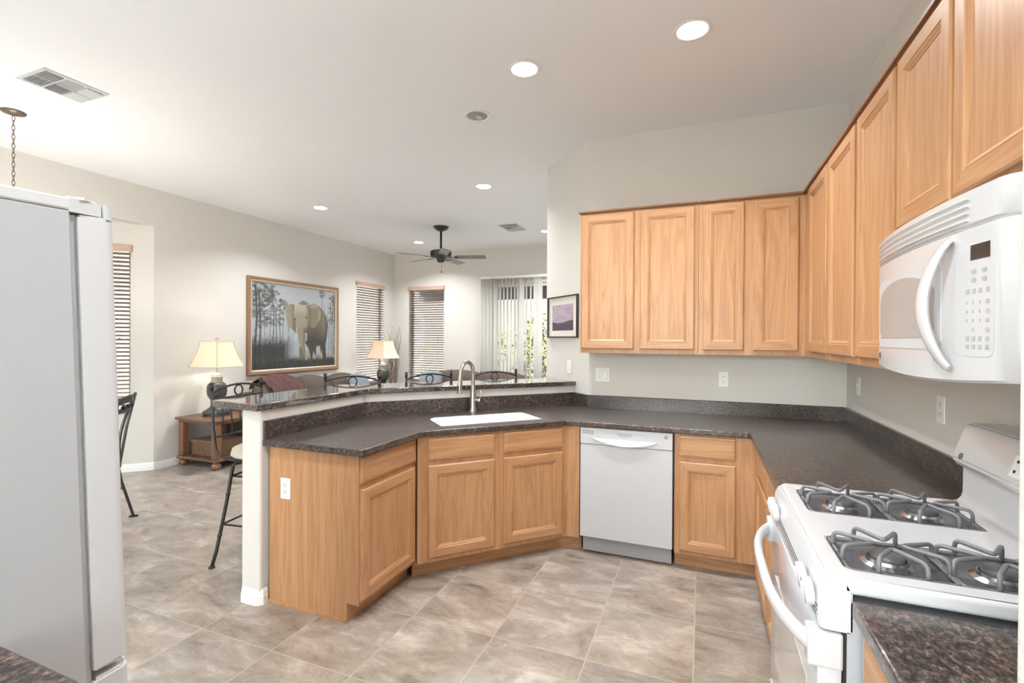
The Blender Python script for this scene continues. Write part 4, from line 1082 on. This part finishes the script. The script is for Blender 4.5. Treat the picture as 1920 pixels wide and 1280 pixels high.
    el = blur(inside([(.469, .768), (.419, .786), (.387, .75), (.362, .682), (.372, .605), (.388, .517), (.453, .463), (.488, .43), (.48, .565), (.461, .677)]), 1); over(el, tan); over(el * np.clip((u - .43) / .04, 0, 1), lin((110, 96, 78)), .8)
    er = blur(inside([(.622, .747), (.693, .799), (.753, .793), (.797, .724), (.797, .628), (.76, .542), (.718, .493), (.67, .504), (.634, .572), (.622, .665)]), 1); over(er, lin((156, 142, 118)))
    over(er * np.clip(1 - (u - .62) / .07, 0, 1), lin((108, 96, 80)), .8); over(blur(er, 2) * np.clip((u - .765) / .03, 0, 1), hi, .7); over(er * np.clip((v - .73) / .05, 0, 1), hi, .5)
    hd = blur(inside([(.463, .745), (.507, .777), (.575, .772), (.633, .747), (.651, .644), (.634, .526), (.605, .467), (.559, .454), (.508, .464), (.486, .52), (.469, .61)]), 1); over(hd, lin((180, 164, 136)))
    over(hd * np.clip((v - .64) / .1, 0, 1), hi, .75); over(hd * np.clip((u - .60) / .05, 0, 1), lin((118, 104, 86)), .7)
    tk = blur(inside([(.497, .498), (.611, .502), (.597, .385), (.594, .281), (.6, .153), (.583, .125), (.56, .224), (.525, .305), (.508, .407)]), 1); over(tk, lin((168, 152, 126))); over(tk * np.clip((u - .56) / .04, 0, 1), lin((112, 100, 84)), .8)
    for P in ([(.484, .418), (.497, .407), (.488, .339), (.477, .325), (.48, .373)], [(.605, .43), (.62, .43), (.621, .339), (.609, .33)]): over(blur(inside(P), 1), lin((236, 230, 218)))
    for P in ([(.701, .203), (.731, .148), (.731, .095), (.695, .097)], [(.805, .23), (.828, .145), (.824, .09), (.799, .092)], [(.60, .22), (.63, .17), (.63, .09), (.60, .09)]): over(blur(inside(P), 2), lin((206, 192, 160)), .85)
    for x, y in ((.477, .597), (.61, .624)): over(blur((((u - x) / .010) ** 2 + ((v - y) / .009) ** 2 < 1).astype(float), 1), lin((36, 30, 26)), .9)
    st = np.zeros((R, Cc))
    for _ in range(260):
        x, y0, hh = g.random(), g.uniform(-.03, .08), g.uniform(.03, .10); st = np.maximum(st, ((np.abs(u - x - (v - y0) * g.uniform(-.3, .3)) < .0022) & (v > y0) & (v < y0 + hh)).astype(float) * g.uniform(.2, .8))
    over(np.clip((.12 - v) / .05, 0, 1), lin((50, 50, 46)), .8); over(st, lin((112, 112, 92)), .7)
    im = im * np.array([.68, .68, .68]); im *= (1 + .05 * (blur(g.random((R, Cc)), 1) - .5))[..., None]
    gr = im.mean(-1, keepdims=True); im = im * .72 + gr * .28
    return im.astype(np.float32)
def pictures():
    w, h = 1.72, 1.345
    t = thing('framed_painting', 'large framed painting of an elephant among trees', 'picture', (XL, 5.545, .962), PI / 2)
    obj('outer_frame', frame_bm(w, h, .07, [(0, -.001), (0, -.035), (.012, -.044), (.035, -.040), (.05, -.03), (.05, -.006)]), frame_m, t, 30)
    obj('liner', frame_bm(w - .092, h - .092, .02, [(0, -.006), (0, -.033), (.010, -.035), (.022, -.026), (.022, -.006)]), gold_m, t, 30, (0, 0, .046))
    grid_canvas('canvas', elephant_art(), w - .125, h - .125, t, (0, -.012, .0625))
    obj('backing_board', bbox(-w / 2 + .02, w / 2 - .02, -.008, -.001, .02, h - .02), frame_g, t)
    g = np.random.default_rng(5); R, Cc = 60, 64; u, v = np.meshgrid(np.linspace(0, 1, Cc), np.linspace(0, 1, R))
    n = blur(g.random((R, Cc)), 10); n = (n - n.min()) / (n.max() - n.min())
    im = lin((150, 136, 150)) * (1 - n[..., None]) + lin((186, 172, 184)) * n[..., None]
    gd = (v < .34 + .05 * np.sin(u * 5 + 3)).astype(float); gd = blur(gd, 1)[..., None]; im = im * (1 - gd) + (lin((92, 80, 92)) * (1 - .3 * n[..., None]) + lin((30, 20, 25)) * 0) * gd
    c = CK + Mv * .422; w, h = .525, .378
    t = thing('framed_print', 'small framed purple landscape print on the angled wall', 'picture', (c.x, c.y, 1.489), PHI - PI / 2)
    obj('outer_frame', frame_bm(w, h, .01, [(0, -.001), (0, -.022), (.004, -.024), (.012, -.023), (.012, -.004)]), frame_g, t)
    obj('mat_board', bbox(-w / 2 + .01, w / 2 - .01, -.008, -.001, .01, h - .01), matb, t)
    grid_canvas('print', im.astype(np.float32), .37, .235, t, (0, -.0086, .065))
pictures()

# ------------------------------------------------------------------ bar stools
def stool_proto():
    t = thing('bar_stool', '', 'stool', (0, 0, 0), 0, 'wrought iron bar stools behind the bar')
    # faces +y; back plane at y = -.19
    zs = .70
    bm = B(); n = 28
    prof = [(.20, zs), (.215, zs + .012), (.205, zs + .050), (.15, zs + .072), (.001, zs + .078)]
    lathe(bm, prof, n, cap=True); obj('seat', bm, cream, t, True)
    bm = B(); tube(bm, [(.212 * math.cos(2 * PI * k / 24), .212 * math.sin(2 * PI * k / 24), zs - .004) for k in range(24)], .0085, 8, True); obj('seat_ring', bm, iron, t, True)
    hw = .215
    for s in (-1, 1):
        bm = B(); tube(bm, fillet([(s * .14, .10, zs - .008), (s * hw, -.10, zs - .004), (s * hw, -.195, zs + .03), (s * (hw + .005), -.215, zs + .20), (s * hw, -.235, 1.150)], .05, 6), .0085, 8)
        tube(bm, [(s * hw, -.234, 1.135), (s * hw, -.236, 1.175)], [.013, .014], 8); sphere(bm, (s * hw, -.2365, 1.177), .014, 8, sz=.7); obj('back_post', bm, iron, t, True)
    bm = B(); P = [(hw * u, -.230, 1.118 + .042 * (1 - u * u)) for u in [k / 8 - 1 for k in range(17)]]; tube(bm, P, .0075, 8); obj('top_rail', bm, iron, t, True)
    bm = B(); tube(bm, [(.034 * math.cos(2 * PI * k / 20), -.229, 1.118 + .034 * math.sin(2 * PI * k / 20)) for k in range(20)], .0055, 6, True); obj('ring_ornament', bm, iron, t, True)
    bm = B(); tube(bm, [(-hw, -.226, 1.078), (hw, -.226, 1.078)], .0065, 8); obj('middle_rail', bm, iron, t, True)
    bm = B(); tube(bm, [(-hw, -.210, .835), (hw, -.210, .835)], .0075, 8); obj('lower_rail', bm, iron, t, True)
    for k in range(5):
        x = -.143 + .0715 * k; bm = B(); tube(bm, [(x, -.210, .835), (x, -.226, 1.078)], .005, 6); obj('spindle', bm, iron, t, True)
    bm = B(); lathe(bm, [(.09, .655), (.09, .668), (.05, .675), (.05, .695)], 20); obj('swivel', bm, iron, t, 40)
    for a in range(4):
        q = PI / 4 + a * PI / 2; c, s = math.cos(q), math.sin(q)
        bm = B(); tube(bm, [(.07 * c, .07 * s, .662), (.19 * c, .19 * s, .655), (.20 * c, .20 * s, .63), (.235 * c, .235 * s, .40), (.29 * c, .29 * s, .10), (.315 * c, .315 * s, .008)], .011, 8); 
        for z, r_ in ((.46, .226), (.20, .272)): sphere(bm, (r_ * c, r_ * s, z), .015, 8, sz=.8)
        l = obj('leg', bm, iron, t, True)
        bm = B(); lathe(bm, [(.02, 0), (.02, .008), (.012, .016)], 10, .315 * c, .315 * s); obj('foot_cap', bm, iron, l)
    for z, r_ in ((.575, .208), (.27, .258)):
        for a in range(4):
            q, q2 = PI / 4 + a * PI / 2, PI / 4 + (a + 1) * PI / 2
            bm = B(); tube(bm, [(r_ * math.cos(q), r_ * math.sin(q), z), (r_ * math.cos(q2), r_ * math.sin(q2), z)], .0065, 6); obj('stretcher', bm, iron, t, True)
    return t
def place_stool(t, p0, p1, label, first=False):
    a, b = Vector(p0), Vector(p1); mid = (a + b) / 2; d = (b - a).normalized()      # along the back, stool faces to the right of a->b
    rz = math.atan2(d.y, d.x); f = Vector((d.y, -d.x))
    # local x along the back, local +y is forward
    ry = math.atan2(f.y, f.x) - PI / 2; c = mid + f * .235
    if first: t.location = (c.x, c.y, 0); t.rotation_euler = (0, 0, ry); t['label'] = label
    else: dup(t, (c.x, c.y, 0), ry, label)
st = stool_proto()
place_stool(st, (-2.92, 2.145), (-2.985, 2.61), 'wrought iron bar stool at the end of the bar, its spindles and leg showing', True)
place_stool(st, (-2.857, 3.126), (-2.537, 3.345), 'wrought iron bar stool behind the bend of the bar top, near the farther lamp')
place_stool(st, (-2.384, 3.557), (-2.143, 3.90), 'wrought iron bar stool just beside the faucet, in front of the back wall blind')
place_stool(st, (-2.005, 4.13), (-1.705, 4.365), 'wrought iron bar stool in front of the vertical blind')

# ------------------------------------------------------------------ dining chair
def dining_chair():
    mid = Vector((-4.243, 2.333)); f = Vector((-.70, -.71)); ry = math.atan2(f.y, f.x) - PI / 2; c = mid + f * .20
    t = thing('dining_chair', 'dark pewter dining chair with a white seat beside the refrigerator', 'chair', (c.x, c.y, 0), ry)
    zs = .445
    bm = B(); prism(bm, arc_round([(-.20, -.19), (.20, -.19), (.22, .20), (-.22, .20)], .06), zs, zs + .045); bmesh.ops.bevel(bm, geom=[e for e in bm.edges if abs(e.verts[0].co.z - e.verts[1].co.z) < 1e-6], offset=.015, segments=3, affect='EDGES'); obj('seat', bm, seatw, t, 40)
    bm = B(); tube(bm, [(p[0], p[1], zs - .014) for p in arc_round([(-.205, -.195), (.205, -.195), (.225, .205), (-.225, .205)], .06)], .015, 8, True, flat=1); obj('seat_frame', bm, iron_g, t, True)
    for s in (-1, 1):
        bm = B(); tube(bm, [(s * .20, -.18, zs - .02), (s * .205, -.20, .30), (s * .21, -.275, .02), (s * .21, -.28, .0)], .011, 8); tube(bm, [(s * .21, -.25, .006), (s * .21, -.31, .006)], .01, 6); obj('leg', bm, iron, t, True)
        bm = B(); tube(bm, [(s * .20, .19, zs - .02), (s * .205, .20, .25), (s * .21, .215, .0)], .011, 8); obj('leg', bm, iron, t, True)
        bm = B(); tube(bm, [(s * .206, -.215, .245), (s * .206, .20, .245)], .008, 8); obj('stretcher', bm, iron, t, True)
        # curved flat back stave bowing in to the middle
        bm = B(); P = [(s * .17, -.20, zs - .02), (s * .10, -.212, .55), (s * .06, -.225, .66), (s * .07, -.24, .77), (s * .13, -.26, .88), (s * .205, -.285, 1.01)]
        P = fillet(P, .08, 4); rings = []
        for i, p in enumerate(P):
            w = .016 + .014 * (i / len(P)); rings.append([(p.x - w, p.y - .006, p.z), (p.x + w, p.y - .006, p.z), (p.x + w, p.y + .006, p.z), (p.x - w, p.y + .006, p.z)])
        loft(bm, rings); obj('back_stave', bm, iron_g, t, 40)
        bm = B(); tube(bm, [(s * .20, -.19, zs), (s * .205, -.235, .75), (s * .21, -.292, 1.02)], .011, 8); obj('back_post', bm, iron_g, t, True)
    for z0, z1, nm in ((.955, 1.0, 'top_rail'), (.885, .912, 'lower_rail')):
        bm = B(); rings = []
        for k in range(17):
            u = k / 8 - 1; y = -.275 - .035 * (1 - u * u) - (.97 - z0) * -.25; rings.append([(u * .212, y - .007, z0 + .012 * (1 - u * u)), (u * .212, y + .007, z0 + .012 * (1 - u * u)), (u * .212, y + .007, z1 + .02 * (1 - u * u)), (u * .212, y - .007, z1 + .02 * (1 - u * u))])
        loft(bm, rings); obj(nm, bm, iron_g, t, 40)
    for u in (-.5, 0, .5):
        bm = B(); sphere(bm, (u * .2, -.295, .936), .017, 10); obj('ball_ornament', bm, iron, t, True)
dining_chair()

# ------------------------------------------------------------------ family room furniture
def side_table(label, x0, x1, y0, y1, h=.56):
    t = thing('end_table', label, 'table', ((x0 + x1) / 2, (y0 + y1) / 2, 0), 0, 'brown wood end tables'); w, d = (x1 - x0) / 2, (y1 - y0) / 2
    obj('table_top', bbox(-w, w, -d, d, h - .030, h, bev=.008, seg=2), pine, t)
    obj('apron', bbox(-w + .03, w - .03, -d + .03, d - .03, h - .058, h - .030), pine, t)
    obj('shelf', bbox(-w + .012, w - .012, -d + .012, d - .012, .088, .118, bev=.005), pine, t)
    for sx in (-1, 1):
        for sy in (-1, 1):
            cx, cy = sx * (w - .065), sy * (d - .065)
            l = obj('leg', bbox(cx - .036, cx + .036, cy - .036, cy + .036, .118, h - .058, bev=.004), pine_v, t)
            bm = B(); lathe(bm, [(.02, 0), (.045, .012), (.052, .035), (.045, .062), (.03, .074), (.034, .088)], 20, cx, cy); obj('bun_foot', bm, pine_v, l, 50)
    return t
side_table('brown wood end table with bun feet, holding the nearer lamp', -5.63, -4.965, 3.72, 4.32)
def basket(x, y, w, d, h, label):
    t = thing('wicker_basket', label, 'basket', (x, y, .1185))
    bm = B(); n = 7; rings = []
    for k in range(n * 2 + 1):
        z = h * k / (2 * n); s = .004 if k % 2 else 0; rings.append([(p[0], p[1], z) for p in arc_round([(-w / 2 - s, -d / 2 - s), (w / 2 + s, -d / 2 - s), (w / 2 + s, d / 2 + s), (-w / 2 - s, d / 2 + s)], .02, 3)])
    R = loft(bm, rings, True, True); obj('woven_body', bm, wick, t)
    bm = B(); box(bm, -w / 2 - .008, w / 2 + .008, -d / 2 - .008, d / 2 + .008, h, h + .028, .010, 2); obj('lid', bm, wick, t)
    bm = B()
    for k in range(11):
        xx = -w / 2 + w * (k + .5) / 11; box(bm, xx - .004, xx + .004, -d / 2 - .007, -d / 2 - .003, .004, h)
    obj('stakes', bm, wick, t)
basket(-5.30, 4.02, .43, .36, .145, 'wicker basket on the lower shelf of the end table')
def table_lamp(label, loc, rz, glowing=True):
    t = thing('table_lamp', label, 'lamp', loc, rz, 'lit table lamps')
    bm = B(); box(bm, -.105, .105, -.105, .105, .012, .055, .008, 2)
    for sx in (-1, 1):
        for sy in (-1, 1): box(bm, sx * .085 - .02, sx * .085 + .02, sy * .085 - .02, sy * .085 + .02, 0, .014, .003)
    sqlathe(bm, [(.098, .055), (.080, .068), (.05, .10), (.038, .15), (.045, .175)]); obj('foot', bm, lampb, t, 40)
    bm = B(); lathe(bm, [(.04, .172), (.07, .19), (.098, .235), (.106, .285), (.103, .34), (.09, .372), (.062, .388)], 28); obj('urn_body', bm, lampb, t, 50)
    bm = B(); lathe(bm, [(.066, .386), (.066, .392), (.058, .396), (.058, .44), (.064, .445), (.062, .455), (.05, .462), (.05, .472), (.03, .488), (.012, .50), (.012, .53)], 28); obj('collar', bm, lamps_m, t, 40)
    bm = B(); prof = [(.198, .570), (.172, .640), (.146, .72), (.128, .80), (.118, .870)]; sqlathe(bm, prof, 0, False, 0); s = obj('lamp_shade', bm, shade_m, t)
    m_ = s.modifiers.new('s', 'SOLIDIFY'); m_.thickness = .003
    bm = B()
    for k in range(4):
        c, d = [(-1, -1), (1, -1), (1, 1), (-1, 1)][k]; tube(bm, [(c * r, d * r, z) for r, z in prof], .0045, 5)
    for r, z in ((.198, .570), (.118, .870)): tube(bm, [(r, r, z), (-r, r, z), (-r, -r, z), (r, -r, z)], .004, 5, True)
    obj('shade_binding', bm, bind_m, s)
    bm = B(); tube(bm, [(0, 0, .53), (0, 0, .885)], .005, 6); tube(bm, [(-.118, -.118, .862), (.118, .118, .862)], .003, 5); tube(bm, [(.118, -.118, .862), (-.118, .118, .862)], .003, 5); obj('harp', bm, bronze, t)
    bm = B(); box(bm, -.016, .016, -.016, .016, .878, .913, .003); obj('finial', bm, lamps_m, t)
    ld = bpy.data.lights.new('bulb', 'POINT'); ld.energy = LAMP; ld.color = (1, .91, .79); ld.shadow_soft_size = .03
    lo = bpy.data.objects.new('bulb', ld); COL.objects.link(lo); lo.parent = t; lo.location = (.02, 0, .70)
    return t
table_lamp('lit table lamp with a cream shade on the end table below the painting', (-5.31, 4.0, .5605), math.radians(8))
bm = B(); tube(bm, [(-5.435, 4.09, .566), (-5.5, 4.14, .566), (-5.56, 4.335, .566), (-5.57, 4.329, .54), (-5.56, 4.331, .30), (-5.6, 4.331, .06), (-5.64, 4.331, .005)], .004, 6)
tag(obj('lamp_cord', bm, iron, None, True), 'thin dark lamp cord hanging behind the end table', 'cord')
side_table('brown wood end table in the room corner under the farther lamp', -5.45, -4.85, 6.68, 7.22)
table_lamp('lit table lamp with a cream shade in front of the left wall blind', (-5.13, 6.93, .5605), math.radians(-8.5))

def sofa(label, loc, rz, w, seats, seed, z_top=.93):
    """faces local -y, back toward +y"""
    t = thing('sofa', label, 'sofa', loc, rz, 'brown suede sofas')
    d = .92
    bm = B(); box(bm, -w / 2 + .03, w / 2 - .03, -d / 2 + .06, d / 2 - .02, .05, .30, .03, 3); obj('base', bm, sofa_m, t, 40)
    bm = B(); box(bm, -w / 2 + .1, w / 2 - .1, d / 2 - .22, d / 2, .25, .76, .07, 4); obj('back_frame', bm, sofa_m, t, 40)
    for s in (-1, 1):
        bm = B(); cx = s * (w / 2 - .12); rings = []
        for k, y in enumerate((-d / 2, -d / 2 + .03, 0, d / 2 - .03, d / 2 - .005)):
            q = .82 if k in (0, 4) else 1; rings.append([(cx + .12 * q * math.cos(a), y, .48 + (.16 * q * math.sin(a) if math.sin(a) > 0 else .42 * q * math.sin(a))) for a in [2 * PI * j / 20 for j in range(20)]])
        loft(bm, rings); obj('arm', bm, sofa_m, t, 60)
    sw = (w - .44) / seats
    for k in range(seats):
        cx = -w / 2 + .22 + sw * (k + .5)
        bm = B(); box(bm, cx - sw / 2 + .006, cx + sw / 2 - .006, -d / 2 + .02, d / 2 - .26, .295, .46, .05, 4); obj('seat_cushion', bm, sofa_m, t, 50)
        bm = B(); pillow(bm, sw * 1.10, .58, .34, 16, .0, seed + k); q = (.0, -.012, .006, .004)[(seed + k) % 4]; xf(bm, Matrix.Translation((cx, d / 2 - .30, z_top - .28 + q)) @ Matrix.Rotation(-.20, 4, 'X') @ Matrix.Rotation((.05, -.045, .03, -.02)[(seed + k) % 4], 4, 'Y')); obj('back_cushion', bm, sofa_m, t, True)
    for sx in (-1, 1):
        for sy in (-1, 1): obj('leg', bbox(sx * (w / 2 - .12) - .03, sx * (w / 2 - .12) + .03, sy * (d / 2 - .1) - .03, sy * (d / 2 - .1) + .03, 0, .06), pine_v, t)
    return t
sofa('long brown suede sofa along the wall under the elephant painting', (XL + .50, 5.50, 0), PI / 2, 2.28, 3, 3)
sofa('brown suede loveseat with its back to the vertical blind', (-3.63, YF - .60, 0), 0, 2.15, 2, 11, .915)
# throw over the first back cushion
bm = B(); n, mm = 22, 20
KP = [(-5.12, .60), (-5.155, .72), (-5.215, .84), (-5.30, .935), (-5.385, .968), (-5.455, .93), (-5.485, .84)]
Pv = []
for i in range(n + 1):
    row = []
    for j in range(mm + 1):
        u, v = i / n, j / mm; q = v * (len(KP) - 1.001); k = int(q); f_ = q - k; f_ = f_ * f_ * (3 - 2 * f_)
        x = KP[k][0] * (1 - f_) + KP[k + 1][0] * f_; z = KP[k][1] * (1 - f_) + KP[k + 1][1] * f_
        y = 4.56 + .56 * u + .10 * (1 - v) + .02 * math.sin(6 * v + 3 * u)
        w = .010 * math.sin(30 * u + 5 * v) + .006 * math.sin(17 * u - 9 * v)
        row.append(bm.verts.new((x + .035 + w * .8, y, z + .022 + w - .05 * (2 * u - 1) ** 2 * (v > .3))))
    Pv.append(row)
for i in range(n):
    for j in range(mm): bm.faces.new((Pv[i][j], Pv[i + 1][j], Pv[i + 1][j + 1], Pv[i][j + 1]))
o = obj('throw_blanket', bm, throw_m, None, True); o.modifiers.new('s', 'SOLIDIFY').thickness = .012
tag(o, 'burgundy throw draped over the sofa back beside the first stool', 'blanket')
G_P = 'grey-blue throw pillows'
def cushion(label, loc, rz, tilt, w=.46):
    bm = B(); pillow(bm, w, w, .16, 12, .0, int(loc[1] * 10)); o = obj('throw_pillow', bm, blue_m, None, True, loc, (tilt, 0, rz)); tag(o, label, 'pillow', G_P)
cushion('grey-blue pillow at the far end of the long sofa, behind the second stool', (-5.02, 6.18, .70), PI / 2, -.3)
cushion('grey-blue pillow on the loveseat, behind the stool beside the faucet', (-4.36, 7.20, .70), 0, -.3)
def twigs():
    t = thing('twig_vase', 'tall bundle of bare curly twigs in a floor vase, in the room corner', 'vase', (-5.33, 7.50, 0))
    bm = B(); lathe(bm, [(.09, 0), (.12, .05), (.14, .2), (.11, .38), (.07, .46), (.08, .50), (.065, .50), (.055, .46), (.001, .40)], 24); obj('vase_body', bm, lampb, t, 50)
    r = random.Random(9)
    for k in range(56):
        a, q = r.random() * 6.28, r.random() ** .5 * .16; hgt = r.uniform(1.15, 1.72); ph = r.random() * 6; P = []
        for j in range(12):
            u = j / 11; w = .022 * math.sin(u * 14 + ph) * u; P.append((.04 * math.cos(a) * (1 - u) + q * math.cos(a) * u + w, .04 * math.sin(a) * (1 - u) + q * math.sin(a) * u + .02 * math.cos(u * 11 + ph), .40 + (hgt - .40) * u))
        if k in (5, 19): P += [(P[-1][0] - .05, P[-1][1], P[-1][2] + .12), (P[-1][0] - .14, P[-1][1], P[-1][2] + .17)]
        bm = B(); tube(bm, P, [.005 - .0035 * j / len(P) for j in range(len(P))], 5); obj('twig', bm, twig, t, True)
twigs()
